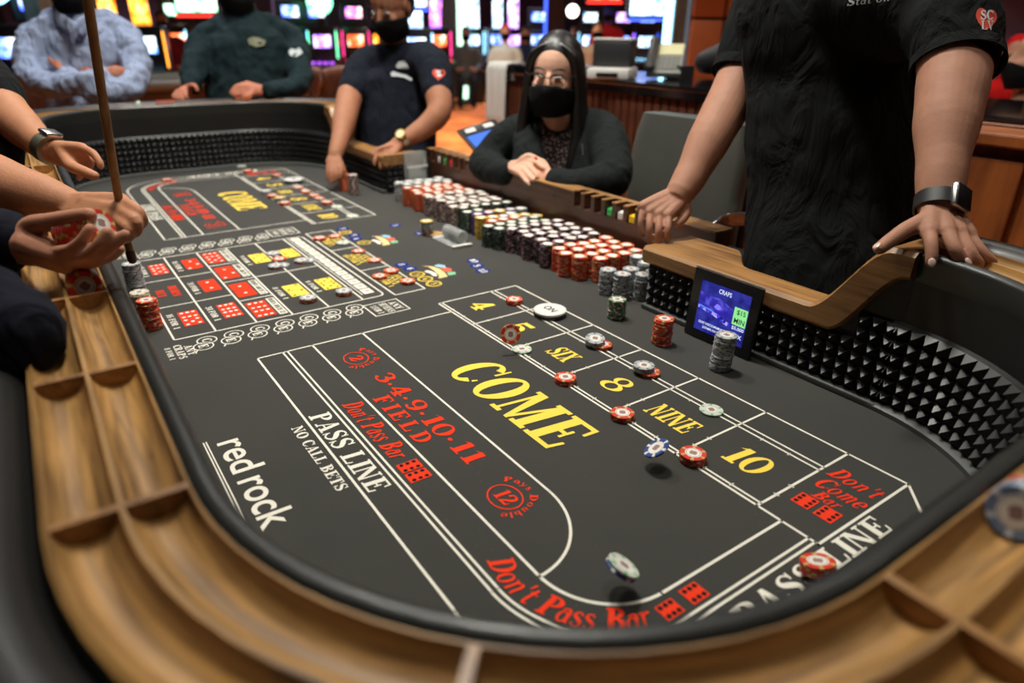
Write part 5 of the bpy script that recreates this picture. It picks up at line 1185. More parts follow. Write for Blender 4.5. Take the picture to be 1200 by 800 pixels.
# ---------------------------------------------------------------- two guests at the far end
def guest_blue():
    sk = skin('skin_guest_blue', (190, 124, 98)); base = at(95, 160, 3.15); base.z = FL
    c = at(82, -22, 2.93); Fm = frame((.75, -.5, -.1)); mb = MB(); head_shapes(mb, c, Fm, 1.03); tube_px(mb, [(84, -12, 2.96), (88, 20, 3.0), (95, 110, 3.08)], [.058, .062, .09])
    hand(mb, (76, 88, 2.87), [(66, 76, 2.88), (69, 80, 2.87), (72, 84, 2.87), (76, 88, 2.87)], [[(60, 70, 2.89), (57, 67, 2.9)], [(62, 75, 2.88), (58, 72, 2.9)], [(66, 79, 2.88), (61, 76, 2.89)], [(70, 83, 2.88), (65, 80, 2.89)]], [(68, 74, 2.88), (63, 72, 2.88)], fr=.0085, palm=.0105)
    hand(mb, (124, 86, 2.84), [(135, 79, 2.85), (136, 83, 2.85), (136, 87, 2.85), (135, 91, 2.86)], [[(143, 80, 2.88), (147, 81, 2.91)], [(144, 84, 2.88), (148, 85, 2.91)], [(143, 88, 2.88), (147, 88, 2.91)], [(141, 92, 2.88), (144, 92, 2.9)]], None, fr=.0085, palm=.0115)
    tube_px(mb, [(95, 75, 3.04), (88, 92, 2.95), (78, 89, 2.87)], [.05, .028, .026]); tube_px(mb, [(95, 75, 3.04), (110, 92, 2.93), (122, 87, 2.85)], [.05, .028, .026])
    body = organic(mb, 'person', sk, None, .006, 2, base); tag(body, 'masked guest in pale blue button shirt with arms crossed at the far rail', 'person')
    mb = MB(); tube_px(mb, [(96, 190, 3.12), (96, 150, 3.1), (97, 100, 3.06), (97, 55, 3.03), (92, 22, 3.0)], [(.16, .11), (.155, .11), (.165, .12), (.19, .115), (.1, .07)], side=RGT, n=28)
    tube_px(mb, [(70, 30, 3.0), (42, 48, 2.98), (34, 78, 2.93), (48, 98, 2.86), (85, 100, 2.80), (112, 92, 2.81), (122, 87, 2.84)], [.07, .07, .058, .052, .046, .042, .036]); tube_px(mb, [(120, 30, 3.05), (148, 46, 3.06), (160, 78, 3.0), (150, 104, 2.9), (118, 107, 2.82), (95, 99, 2.82), (79, 88, 2.83)], [.07, .07, .06, .052, .046, .042, .036])
    sh = organic(mb, 'shirt', M['lblue'], body, .008, 2, disp=.03, dscale=.06)
    mb = MB(); mb.tube(PP([(72, 10, 2.95), (66, 20, 2.93), (80, 30, 2.88), (88, 34, 2.87)]), [(.03, .008)]*4, n=10, side=UPV); mb.tube(PP([(98, 8, 2.97), (104, 20, 2.95), (96, 30, 2.9), (90, 34, 2.88)]), [(.03, .008)]*4, n=10, side=UPV); mb.build('collar', M['lblue'], body, smooth=True)
    for v in (46, 58, 70): decal('shirt_button', [[(93.2+1.2*math.cos(t*PI/4), v+1.2*math.sin(t*PI/4)) for t in range(8)]], sh, 'white', .003)
    mb = MB()
    for du in (-24, 24): p = at(96+du, 185, 3.12); q = Vector((p.x, p.y, FL+.04)); mb.tube([p, p.lerp(q, .5), q], [.1, .075, .06], n=12); mb.tube([q, q+Vector((.14, 0, 0))], [.038, .032], n=10)
    organic(mb, 'trousers', M['navyjacket'], body, .015, 2); mask_part(body, c, Fm, 1.06); face_parts(body, c, Fm, 1.03); organic(MB().ell(c+Fm @ Vector((0, -.024, .05)), (.08, .093, .086), Fm, 18, 12).ell(c+Fm @ Vector((0, -.05, .005)), (.077, .066, .085), Fm, 18, 12), 'hair', mat('brown_hair', (70, 50, 36), .5, bump=.3, bs=160), body, .007, 2)
guest_blue()
def guest_green():
    sk = skin('skin_guest_green', (196, 124, 98)); base = at(290, 150, 3.3); base.z = FL
    c = at(277, -20, 3.12); Fm = frame((.6, -.6, -.15)); mb = MB(); head_shapes(mb, c, Fm, 1.05); tube_px(mb, [(279, -8, 3.15), (283, 22, 3.2), (288, 100, 3.28)], [.064, .068, .09])
    tube_px(mb, [(285, 50, 3.24), (243, 56, 3.22), (228, 90, 3.13), (222, 103, 3.07)], [.05, .045, .036, .028]); tube_px(mb, [(285, 50, 3.26), (338, 52, 3.33), (349, 86, 3.26), (340, 102, 3.18), (310, 106, 3.09)], [.05, .045, .04, .036, .028])
    hand(mb, (222, 104, 3.06), [(217, 103, 3.04), (213, 105, 3.03), (210, 107, 3.03), (207, 109, 3.03)], [[(218, 112, 3.02), (221, 116, 3.03)], [(212, 114, 3.02), (215, 118, 3.02)], [(207, 114, 3.02), (209, 118, 3.02)], [(203, 112, 3.02), (204, 116, 3.02)]], [(224, 100, 3.03), (229, 101, 3.02), (231, 106, 3.02)], fr=.0105, palm=.0145)
    hand(mb, (305, 106, 3.07), [(290, 98, 3.05), (286, 101, 3.04), (284, 105, 3.04), (284, 109, 3.04)], [[(279, 100, 3.03), (273, 104, 3.03)], [(276, 104, 3.03), (271, 108, 3.03)], [(276, 108, 3.03), (272, 111, 3.03)], [(278, 111, 3.03), (275, 113, 3.03)]], [(293, 112, 3.04), (285, 114, 3.04)], fr=.0105, palm=.0145)
    body = organic(mb, 'person', sk, None, .006, 2, base); tag(body, 'masked guest in dark green long sleeved shirt with hands over the far rail', 'person')
    mb = MB(); tube_px(mb, [(290, 175, 3.3), (290, 140, 3.3), (289, 95, 3.27), (288, 55, 3.23), (283, 22, 3.2)], [(.19, .14), (.19, .14), (.195, .145), (.205, .14), (.1, .078)], side=RGT, n=22)
    tube_px(mb, [(262, 35, 3.2), (240, 52, 3.2), (228, 82, 3.12), (224, 99, 3.075)], [.074, .072, .058, .044]); tube_px(mb, [(310, 33, 3.25), (341, 48, 3.32), (352, 84, 3.25), (345, 102, 3.18), (316, 106, 3.09)], [.074, .074, .06, .052, .042])
    sh = organic(mb, 'shirt', M['dgreen'], body, .008, 2, disp=.026, dscale=.07)
    decal('chest_logo', [[(290, 46), (296, 43), (303, 44), (311, 48), (309, 53), (300, 55), (292, 52)]], sh, 'logogold', .004); decal('sleeve_logo', [[(337, 60), (342, 57), (346, 59), (351, 56), (355, 62), (348, 67), (341, 66)]], sh, 'logowhite', .004)
    mb = MB()
    for du in (-26, 26): p = at(290+du, 175, 3.3); q = Vector((p.x, p.y, FL+.04)); mb.tube([p, p.lerp(q, .5), q], [.105, .075, .06], n=12); mb.tube([q, q+Vector((.14, 0, 0))], [.038, .032], n=10)
    organic(mb, 'trousers', M['pblack'], body, .015, 2); mask_part(body, c, Fm, 1.08); face_parts(body, c, Fm, 1.05); organic(MB().ell(c+Fm @ Vector((0, -.024, .05)), (.081, .095, .088), Fm, 18, 12).ell(c+Fm @ Vector((0, -.05, .005)), (.077, .066, .085), Fm, 18, 12), 'hair', mat('grey_hair', (96, 88, 80), .5, bump=.3, bs=160), body, .007, 2)
guest_green()

# ---------------------------------------------------------------- stickman at the left edge
def stickman():
    sk = skin('skin_stickman', (190, 132, 98)); base = at(-130, 200, 1.35); base.z = FL
    mb = MB(); c = at(-190, -190, 1.35); Fm = frame((.3, 1, -.2)); head_shapes(mb, c, Fm, 1.03)
    tube_px(mb, [(-190, -170, 1.35), (-185, -90, 1.37), (-160, 60, 1.4), (-150, 200, 1.42)], [.056, .062, .09, .09])
    # far hand with watch resting on the rail
    tube_px(mb, [(-150, -20, 1.42), (-70, 40, 1.5), (-12, 108, 1.46), (18, 142, 1.42), (45, 166, 1.39), (58, 175, 1.38)], [.06, .055, .048, .041, .031, .028])
    K = [(96, 174, 1.345), (96, 182, 1.35), (92, 189, 1.355), (88, 194, 1.36)]
    hand(mb, (62, 177, 1.375), K, [[(108, 179, 1.335), (116, 189, 1.33), (118, 195, 1.33)], [(106, 189, 1.36), (104, 197, 1.37)], [(100, 196, 1.365), (96, 203, 1.37)], [(95, 202, 1.365), (92, 209, 1.37)]], [(82, 193, 1.34), (98, 201, 1.318), (111, 206, 1.312)], fr=.0088, palm=.0135, thr=.0112)
    # near hand gripping the stick
    tube_px(mb, [(-170, -10, 1.38), (-150, 90, 1.25), (-60, 185, 1.16), (-10, 213, 1.14), (40, 229, 1.13), (78, 240, 1.125)], [.06, .058, .052, .049, .04, .03])
    K = [(142, 236, 1.09), (140, 247, 1.075), (134, 257, 1.07), (127, 265, 1.07)]
    hand(mb, (84, 243, 1.12), K, [[(160, 246, 1.065), (167, 259, 1.075), (160, 266, 1.09)], [(158, 258, 1.055), (160, 270, 1.065), (152, 274, 1.085)], [(149, 267, 1.05), (150, 277, 1.06), (144, 280, 1.08)], [(140, 273, 1.055), (141, 281, 1.065), (136, 284, 1.085)]], [(110, 246, 1.13), (132, 258, 1.12), (146, 268, 1.11)], fr=.0105, palm=.016, thr=.012)
    body = organic(mb, 'person', sk, None, .0032, 3, base); tag(body, 'stickman in black at the left edge, one hand gripping the wooden stick', 'person')
    mb = MB(); tube_px(mb, [(-150, 420, 1.42), (-150, 260, 1.42), (-150, 120, 1.41), (-165, 0, 1.39), (-180, -75, 1.37)], [(.19, .13), (.19, .135), (.2, .14), (.2, .13), (.1, .075)], side=RGT, n=22)
    tube_px(mb, [(-130, -30, 1.42), (-75, 35, 1.5), (-20, 98, 1.47), (-2, 120, 1.455)], [.075, .075, .062, .06]); tube_px(mb, [(-190, -30, 1.38), (-160, 80, 1.26), (-100, 155, 1.2)], [.075, .075, .064])
    mb.tube(PP([(-40, 60, 1.46), (-8, 130, 1.44), (0, 175, 1.43), (-20, 260, 1.43)]), [.05, .045, .045, .06], n=12)
    organic(mb, 'shirt', M['tblack'], body, .009, 2, disp=.01, dscale=.08)
    mb = MB()
    for dx in (-.11, .11): p = base+Vector((dx, 0, .85)); q = base+Vector((dx, 0, .04)); mb.tube([p, p.lerp(q, .5), q], [.1, .075, .06], n=12); mb.tube([q, q+Vector((0, .14, 0))], [.038, .032], n=10)
    organic(mb, 'trousers', M['pblack'], body, .015, 2); mask_part(body, c, Fm, 1.05); face_parts(body, c, Fm, 1.03); organic(MB().ell(c+Fm @ Vector((0, -.024, .05)), (.08, .093, .086), Fm, 18, 12).ell(c+Fm @ Vector((0, -.05, .005)), (.077, .066, .085), Fm, 18, 12), 'hair', M['hairblack'], body, .007, 2)
    a = at(49, 169, 1.385); b_ = at(66, 179, 1.37); ax = (b_-a).normalized(); wc = (a+b_)/2
    m = MB(); m.cyl(wc-ax*.012, wc+ax*.012, .0318, .0312, n=24); bd = m.build('watch_band', mat('steel_mesh', (150, 150, 132), .35, .8, bump=.3, bs=900), body, smooth=40)
    nn = (UPV*.95-FWD*.2); nn = (nn-ax*nn.dot(ax)).normalized(); s2 = ax.cross(nn); Mx = Matrix.Translation(wc+nn*.031) @ Matrix((s2, ax, nn)).transposed().to_4x4()
    MB().box((-.017, -.017, -.003), (.017, .017, .006), bev=.004, M=Mx).build('watch_case', M['metal'], bd, smooth=40)
stickman()
t = thing('dice_stick', "long wooden stick held upright by the stickman's hand", 'stick', at(153, 297, 1.12))
MB().tube(PP([(97, -40, .86), (118, 100, .965), (139, 232, 1.075), (153, 297, 1.13)]), [.0068, .0066, .0064, .0062], n=14).build('shaft', M['stickwood'], t, smooth=True)
MB().tube(PP([(152.5, 295, 1.128), (155, 304, 1.137)]), [.0075, .0075], n=14).build('end_cap', M['darkwood'], t, smooth=True)

# ---------------------------------------------------------------- player in navy, hand full of red chips
def player():
    sk = skin('skin_player', (190, 132, 104)); base = at(-260, 420, .82); base.z = FL
    mb = MB(); c = at(-420, -170, .85); Fm = frame((-.1, 1, -.2)); head_shapes(mb, c, Fm, 1.03)
    tube_px(mb, [(-420, -130, .86), (-400, 0, .87), (-340, 200, .88), (-320, 450, .86)], [.056, .062, .09, .09]); tube_px(mb, [(-330, 200, .88), (-220, 320, .9), (-60, 300, .9), (-10, 288, .893), (10, 284, .89)], [.06, .055, .045, .034, .031])
    K = [(62, 296, .872), (76, 303, .866), (86, 307, .868), (86, 311, .878)]
    hand(mb, (14, 284, .89), K, [[(82, 293, .846), (97, 281, .838), (105, 268, .838)], [(98, 301, .843), (115, 288, .835), (126, 272, .836)], [(112, 301, .848), (133, 286, .842), (146, 275, .843)], [(108, 308, .862), (130, 300, .858), (141, 292, .86)]], [(34, 266, .885), (60, 260, .872), (86, 255, .862), (104, 252, .856)], fr=.0092, palm=.0165, thr=.0118)
    mb.ell(at(40, 293, .892), (.036, .02, .022), Matrix((RGT, FWD, UPV)).transposed())
    body = organic(mb, 'person', sk, None, .0028, 3, base); tag(body, 'player in navy jacket at the left edge with an open hand of red chips', 'person')
    nails([((105, 264, .852), (105, 259, .851), (.3, .3, .9)), ((125, 270, .848), (127, 265, .848), (.3, .3, .9)), ((144, 273, .856), (147, 270, .856), (.3, .3, .9))], body, .005) if False else None
    mb = MB(); tube_px(mb, [(-300, 620, .84), (-290, 420, .86), (-300, 200, .88), (-380, 20, .87), (-405, -40, .865)], [(.19, .13), (.2, .14), (.2, .14), (.19, .12), (.1, .075)], side=RGT, n=22)
    tube_px(mb, [(-330, 120, .9), (-230, 300, .91), (-90, 298, .905), (-20, 285, .897), (2, 281, .892)], [.08, .072, .056, .046, .043]); tube_px(mb, [(-330, 150, .82), (-180, 330, .74), (-40, 380, .70), (10, 390, .695), (8, 410, .69)], [.085, .08, .07, .052, .048])
    organic(mb, 'jacket', M['navyjacket'], body, .007, 2, disp=.008, dscale=.05)
    mb = MB()
    for dx in (-.11, .11): p = base+Vector((dx, 0, .85)); q = base+Vector((dx, 0, .04)); mb.tube([p, p.lerp(q, .5), q], [.1, .075, .06], n=12); mb.tube([q, q+Vector((0, .14, 0))], [.038, .032], n=10)
    organic(mb, 'trousers', M['pblack'], body, .015, 2); mask_part(body, c, Fm, 1.05); face_parts(body, c, Fm, 1.03); organic(MB().ell(c+Fm @ Vector((0, -.024, .05)), (.08, .093, .086), Fm, 18, 12).ell(c+Fm @ Vector((0, -.05, .005)), (.077, .066, .085), Fm, 18, 12), 'hair', M['hairblack'], body, .007, 2)
player()
a = at(74, 278, .876); b = at(117, 262, .868); ax = (b-a).normalized(); n_ = 13
for k in range(n_):
    p = a.lerp(b, k/(n_-1)); chip('red', p, "red chip held in the player's open hand", "red chips in the player's hand", Rm=facing(ax+Vector((.35*(k/(n_-1)), 0, .25*(k/(n_-1))))), inlay=k == n_-1)
# ================================================================ pit stand, chair and what stands on them
M['glassblack'] = mat('black_glass', (16, 17, 20), .08, var=0, coat=.5); M['leather'] = mat('grey_leather', (84, 84, 78), .45, var=.12, vs=12, bump=.2, bs=120); M['terry'] = mat('white_towel', (214, 214, 206), .95, var=.08, vs=60, bump=.4, bs=400)
M['chrome'] = mat('chrome', (210, 210, 215), .12, 1.0, var=0)
def pit_stand():
    t = thing('pit_stand', 'long dark slatted wood pit stand with black glass top behind the woman', 'counter', (-.6, 2.3, FL))
    X0, X1, YF, ZT = -1.9, 1.0, 2.05, .36
    MB().box((X0+.02, YF+.03, FL+.08), (X1, 2.62, ZT-.06)).build('carcass', M['darkwood'], t); MB().box((X0+.05, YF+.08, FL), (X1, 2.6, FL+.08)).build('plinth', M['black'], t)
    MB().box((X0-.03, YF-.03, ZT-.018), (X1, 2.66, ZT), bev=.005).build('glass_top', M['glassblack'], t); MB().box((X0-.02, YF-.02, ZT-.05), (X1, 2.65, ZT-.018)).build('metal_band', M['chrome'], t)
    sm = None; n = 58; w_ = (X1-X0)/n
    for k in range(n):
        if sm is None:
            sm = MB().box((-w_*.43, 0, FL+.09), (w_*.43, .03, ZT-.055), bev=.006).mesh('slat', Vector((0, 0, 0)), [M['darkwood']], None)
        o = bpy.data.objects.new('slat', sm); COL.objects.link(o); o.parent = t; b = BASE[t.name]; o.location = (X0+w_*(k+.5)-b.x, YF-b.y, -b.z)
    MB().box((X0-.0, YF-.02, ZT), (-1.3, 2.4, ZT+.03), bev=.006).build('raised_ledge', M['glassblack'], t)
pit_stand()
def towel():
    mb = MB(); x0, x1 = -1.83, -1.64; out = []
    prof = [(2.14, .392), (2.05, .394), (2.02, .388), (2.006, .36), (2.004, .25), (2.0, .12), (2.003, .02)]
    n = 14
    for y, z in prof:
        out.append([Vector((x0+(x1-x0)*j/n*(1-.1*(.39-z)), y-.006*math.sin(j*1.3)*(1 if z < .38 else 0), z)) for j in range(n+1)])
    vs = [p for r in out for p in r]; m = len(vs); W = n+1; vs2 = [p+Vector((0, -.006 if i//W > 1 else 0, .006 if i//W <= 2 else 0)) for i, p in enumerate(vs)]; fs = []
    for i in range(len(prof)-1):
        for j in range(n): a = i*W+j; fs.append((a, a+1, a+W+1, a+W)); fs.append((m+a, m+a+W, m+a+W+1, m+a+1))
    for j in range(n): fs.append((j, m+j, m+j+1, j+1)); a = (len(prof)-1)*W+j; fs.append((a, a+1, m+a+1, m+a))
    for i in range(len(prof)-1): a = i*W; fs.append((a, a+W, m+a+W, m+a)); b = i*W+n; fs.append((b, m+b, m+b+W, b+W))
    mb.add(vs+vs2, fs); tag(mb.build('towel', M['terry'], base=(-1.73, 2.0, .02), smooth=True), 'white towel hanging over the front of the dark pit stand', 'towel')
towel()
def phone():
    p = onz(772, 92, .362); t = thing('desk_phone', 'grey desk phone with handset and tilted panel on the pit stand', 'phone', (p.x, p.y, .36)); x, y = p.x, p.y
    Mx = Matrix.Translation((x, y, .372)) @ Matrix.Rotation(math.radians(38), 4, 'Z') @ Matrix.Rotation(math.radians(38), 4, 'X')
    MB().box((-.06, -.01, .0), (.1, .19, .03), bev=.006, M=Mx).build('keypad_base', M['grey'], t, smooth=40)
    MB().box((-.02, .11, .03), (.095, .185, .034), M=Mx).build('paper_panel', mat('cream_panel', (226, 222, 176), .6), t)
    kb = MB().box((-.015, .01, .0299), (.085, .1, .0315), M=Mx).build('key_bed', mat('key_bed', (120, 122, 116), .5), t)
    km = MB()
    for i in range(4):
        for j in range(4): MB().box((-.009+.024*i, .016+.021*j, .031), (.007+.024*i, .029+.021*j, .036), bev=.002, M=Mx).build('key', M['grey'], kb)
    hs = MB(); hs.tube([Mx @ Vector((-.045, 0, .05)), Mx @ Vector((-.045, .05, .062)), Mx @ Vector((-.045, .13, .062)), Mx @ Vector((-.045, .185, .05))], [(.026, .018), (.02, .013), (.02, .013), (.026, .018)], n=12, side=Mx.to_3x3() @ Vector((1, 0, 0))); hs.build('handset', M['dark'], t, smooth=True)
    MB().box((x-.02, y+.05, .361), (x+.09, y+.14, .42)).build('stand_foot', M['dark'], t)
phone()
def printer():
    p = onz(702, 93, .362); x, y = p.x-.04, p.y+.12; t = thing('ticket_printer', 'black and white ticket printer on the pit stand beside the woman', 'printer', (x, y, .36))
    Mx = Matrix.Translation((x, y, .361)) @ Matrix.Rotation(math.radians(35), 4, 'Z')
    MB().box((-.1, -.12, 0), (.1, .1, .05), bev=.012, M=Mx).build('white_base', M['white'], t, smooth=40); MB().box((-.095, -.04, .05), (.09, .09, .165), bev=.012, M=Mx).build('black_hood', M['dark'], t, smooth=40); MB().box((-.095, -.04, .165), (.09, .06, .175), bev=.004, M=Mx).build('white_lid', M['white'], t)
    MB().box((-.05, -.125, .012), (.05, -.118, .03), M=Mx).build('paper_slot', M['black'], t)
printer()
p = onz(835, 92, .362); m = MB(); m.tube([(p.x-.12, p.y+.1, .43), (p.x, p.y+.12, .455), (p.x+.14, p.y+.1, .43)], [(.09, .06), (.1, .075), (.09, .06)], n=18, side=(0, 1, 0)); o = m.build('black_bag', M['dark'], base=(p.x, p.y, .36), smooth=True); tag(o, 'soft black bag lying on the pit stand behind the right dealer', 'bag')
# ---------------------------------------------------------------- swivel chair
def chair():
    cx, cy = .17, 1.5; t = thing('office_chair', 'grey leather swivel chair with metal arms beside the woman', 'chair', (cx, cy, FL))
    mb = MB(); rs = []
    for k in range(9):
        z = -.12+.44*k/8; wd = .235*(1-.12*max(0, (k-5)/3)**2); th = .05; cv = .03*(k/8)**2
        ring = []
        for j in range(20):
            a = 2*PI*j/20; c_ = math.copysign(abs(math.cos(a))**.5, math.cos(a)); s_ = math.copysign(abs(math.sin(a))**.6, math.sin(a))
            ring.append(Vector((cx+wd*c_, cy+cv+th*s_-.03*abs(c_)**2, z)))
        rs.append(ring)
    mb.rings(rs); mb.build('backrest', M['leather'], t, smooth=60)
    mb = MB(); mb.box((cx-.22, cy-.02, -.125), (cx+.22, cy+.10, .335), bev=.03); MB().box((cx-.215, cy+.035, -.12), (cx+.215, cy+.075, .322), bev=.02).build('back_shell', M['black'], t, smooth=40)
    MB().box((cx-.24, cy-.4, -.26), (cx+.24, cy+.02, -.17), bev=.03).build('seat', M['leather'], t, smooth=40)
    for s in (-1, 1):
        MB().tube([(cx+s*.255, cy+.05, -.2), (cx+s*.275, cy+.04, .02), (cx+s*.275, cy-.04, .06), (cx+s*.275, cy-.28, .045), (cx+s*.265, cy-.33, -.2)], [(.022, .008)]*5, n=10, side=(0, 1, 0)).build('arm', M['chrome'], t, smooth=True)
    MB().cyl((cx, cy-.2, FL+.1), (cx, cy-.2, -.26), .03).build('post', M['chrome'], t, smooth=40)
    for k in range(5):
        a = 2*PI*k/5; e = Vector((cx+.28*math.cos(a), cy-.2+.28*math.sin(a), FL+.06)); MB().tube([(cx, cy-.2, FL+.11), e], [.024, .016], n=8).build('leg', M['black'], t, smooth=True); MB().lathe([(.022, -.015), (.03, -.008), (.03, .008), (.022, .015)], n=14, M=Matrix.Translation((e.x, e.y, FL+.031)) @ Matrix.Rotation(PI/2, 4, 'X')).build('caster', M['black'], t, smooth=40)
chair()
def tablet():
    t = thing('tablet', 'dark tablet with blue screen tilted beside the woman', 'tablet', at(568, 172, 2.54))
    c = at(572, 161, 2.56); ax = (at(600, 148, 2.62)-at(548, 164, 2.48)).normalized(); up = (UPV*.75+FWD*.5); up = (up-ax*up.dot(ax)).normalized(); nn = ax.cross(up); Mx = Matrix.Translation(c) @ Matrix((ax, up, nn)).transposed().to_4x4()
    if nn.dot(FWD) > 0: Mx = Mx @ Matrix.Rotation(PI, 4, 'Y')
    MB().box((-.1, -.075, -.012), (.1, .075, 0), bev=.008, M=Mx).build('housing', M['black'], t, smooth=40); MB().box((-.085, -.06, -.001), (.085, .03, .001), M=Mx).build('screen', emis('tablet_blue', (60, 120, 235), 1.1), t)
    for a in (-.075, .02): MB().box((a, .042, 0), (a+.05, .062, .004), bev=.002, M=Mx).build('white_button', M['white'], t)
    c2 = c-Vector((0, 0, .3)); MB().tube([c-nn*.01, c-nn*.03-Vector((0, 0, .1)), Vector((c.x+.05, c.y+.1, FL+.02))], .012, n=8).build('stand_arm', M['black'], t, smooth=True); MB().lathe([(.13, 0), (.13, .012), (.03, .02)], (c.x+.05, c.y+.1, FL), 20).build('stand_base', M['black'], t, smooth=40)
tablet()
# wooden desk behind the right dealer
def desk():
    t = thing('wooden_desk', 'orange brown wooden desk with drawers behind the right dealer', 'desk', (.9, 2.0, FL)); x0, x1, y0 = .45, 1.6, 1.86
    MB().box((x0, y0+.02, FL), (x1, 1.99, .30)).build('carcass', M['orangewood'], t); MB().box((x0-.03, y0-.02, .30), (x1, 2.0, .335), bev=.006).build('top', M['orangewood'], t)
    for i in range(2):
        for j in range(3):
            a = x0+.03+i*.55; z = FL+.06+j*.345; d = MB().box((a, y0, z), (a+.5, y0+.02, z+.32), bev=.006).build('drawer', M['orangewood'], t); MB().tube([(a+.18, y0, z+.2), (a+.18, y0-.025, z+.2), (a+.32, y0-.025, z+.2), (a+.32, y0, z+.2)], .006, n=8, sub=1).build('handle', M['metal'], d, smooth=True)
    MB().box((x0+.12, y0-.004, .1), (x0+.3, y0+.001, .24)).build('notice_frame', M['white'], t); MB().box((x0+.14, y0-.006, .115), (x0+.28, y0-.003, .225)).build('notice', M['dark'], t)
desk()
# ================================================================ gaming floor behind
PAL = {'blue': [(40, 60, 255), (130, 170, 255), (255, 255, 255), (255, 255, 255)], 'red': [(220, 30, 20), (255, 130, 70), (255, 250, 230), (255, 255, 250)], 'violet': [(120, 70, 240), (225, 170, 255), (255, 245, 255), (255, 255, 255)], 'green': [(60, 190, 130), (200, 255, 220), (255, 255, 255), (200, 230, 255)], 'gold': [(190, 90, 10), (255, 170, 50), (255, 236, 170), (255, 250, 230)], 'multi': [(60, 90, 255), (255, 110, 170), (255, 255, 255), (255, 246, 200)], 'cyan': [(90, 160, 255), (210, 240, 255), (255, 255, 255), (255, 255, 255)]}
SCRM = {k: screen('slot_'+k, [(10, 10, 40)]+v, 3.0, 9, 'NOISE') for k, v in PAL.items()}
GLOW = {'blue': emis('glow_blue', (60, 90, 255), 3), 'red': emis('glow_red', (255, 50, 40), 3), 'violet': emis('glow_violet', (190, 90, 255), 3), 'green': emis('glow_green', (120, 255, 190), 3), 'gold': emis('glow_gold', (255, 160, 50), 3), 'multi': emis('glow_pink', (255, 60, 140), 3), 'cyan': emis('glow_cyan', (150, 220, 255), 4)}
def ground(u, d):
    p = at(u, 60, d); return Vector((p.x, p.y, FL))
def slot(u, d, main, top, label, w=.44, h=1.75, turn=0, style=0):
    b = ground(u, d); a = math.atan2(CAM.y-b.y, CAM.x-b.x)+math.radians(turn)
    R = Matrix.Translation(b) @ Matrix.Rotation(a-PI/2, 4, 'Z')       # local +y faces the viewer
    t = thing('slot_machine', label, 'slot machine', b, 'slot machines on the gaming floor')
    MB().box((-w/2, -.3, 0), (w/2, .22, .72), bev=.02, M=R).build('base_cabinet', M['black'], t, smooth=30); MB().box((-w/2, -.3, .72), (w/2, .08, 1.36), bev=.02, M=R).build('upper_cabinet', M['black'], t, smooth=30)
    MB().prism([(-.0, .70), (.34, .74), (.34, .80), (.06, .86)], -w/2, w/2, M=R @ Matrix(((0, 0, 1, 0), (1, 0, 0, 0), (0, 1, 0, 0), (0, 0, 0, 1)))).build('button_deck', M['dark'], t)
    s = MB().box((-w/2+.09, .08, 1.06), (w/2-.09, .1, 1.24), bev=.006, M=R).build('main_screen', SCRM[main], t)
    for k in range(4): MB().box((-.17+.1*k, .2, .835), (-.12+.1*k, .25, .85), M=R).build('button', GLOW[main], t)
    for sx in (-1, 1): MB().box((sx*w/2-.008, .07, .9), (sx*w/2+.008, .09, 1.3), M=R).build('light_strip', GLOW[top], t)
    if style == 0: MB().box((-w/2, -.1, 1.38), (w/2, .02, h), bev=.02, M=R).build('top_box', M['black'], t); MB().box((-w/2+.09, .02, 1.5), (w/2-.09, .035, h-.09), bev=.006, M=R).build('top_screen', SCRM[top], t)
    elif style == 1:
        MB().box((-.06, -.1, 1.36), (.06, 0, 1.5), M=R).build('neck', M['black'], t)
        MB().lathe([(.02, -.03), (.17, -.03), (.185, 0), (.17, .03), (.02, .03)], n=28, M=R @ Matrix.Translation((0, 0, 1.72)) @ Matrix.Rotation(PI/2, 4, 'X')).build('round_topper', SCRM[top], t, smooth=40)
        MB().lathe([(.18, -.02), (.195, -.02), (.195, .035), (.18, .035)], n=28, M=R @ Matrix.Translation((0, 0, 1.72)) @ Matrix.Rotation(PI/2, 4, 'X')).build('topper_ring', GLOW[top], t, smooth=40)
    else:
        rs = []
        for k in range(9): z = 1.36+(h-1.36)*k/8; y = -.05+.16*(k/8)**2; rs.append([R @ Vector((x, y+dy, z)) for x, dy in ((-w*.22, 0), (w*.22, 0), (w*.22, -.03), (-w*.22, -.03))])
        MB().rings(rs).build('curved_screen', SCRM[top], t)
    return t
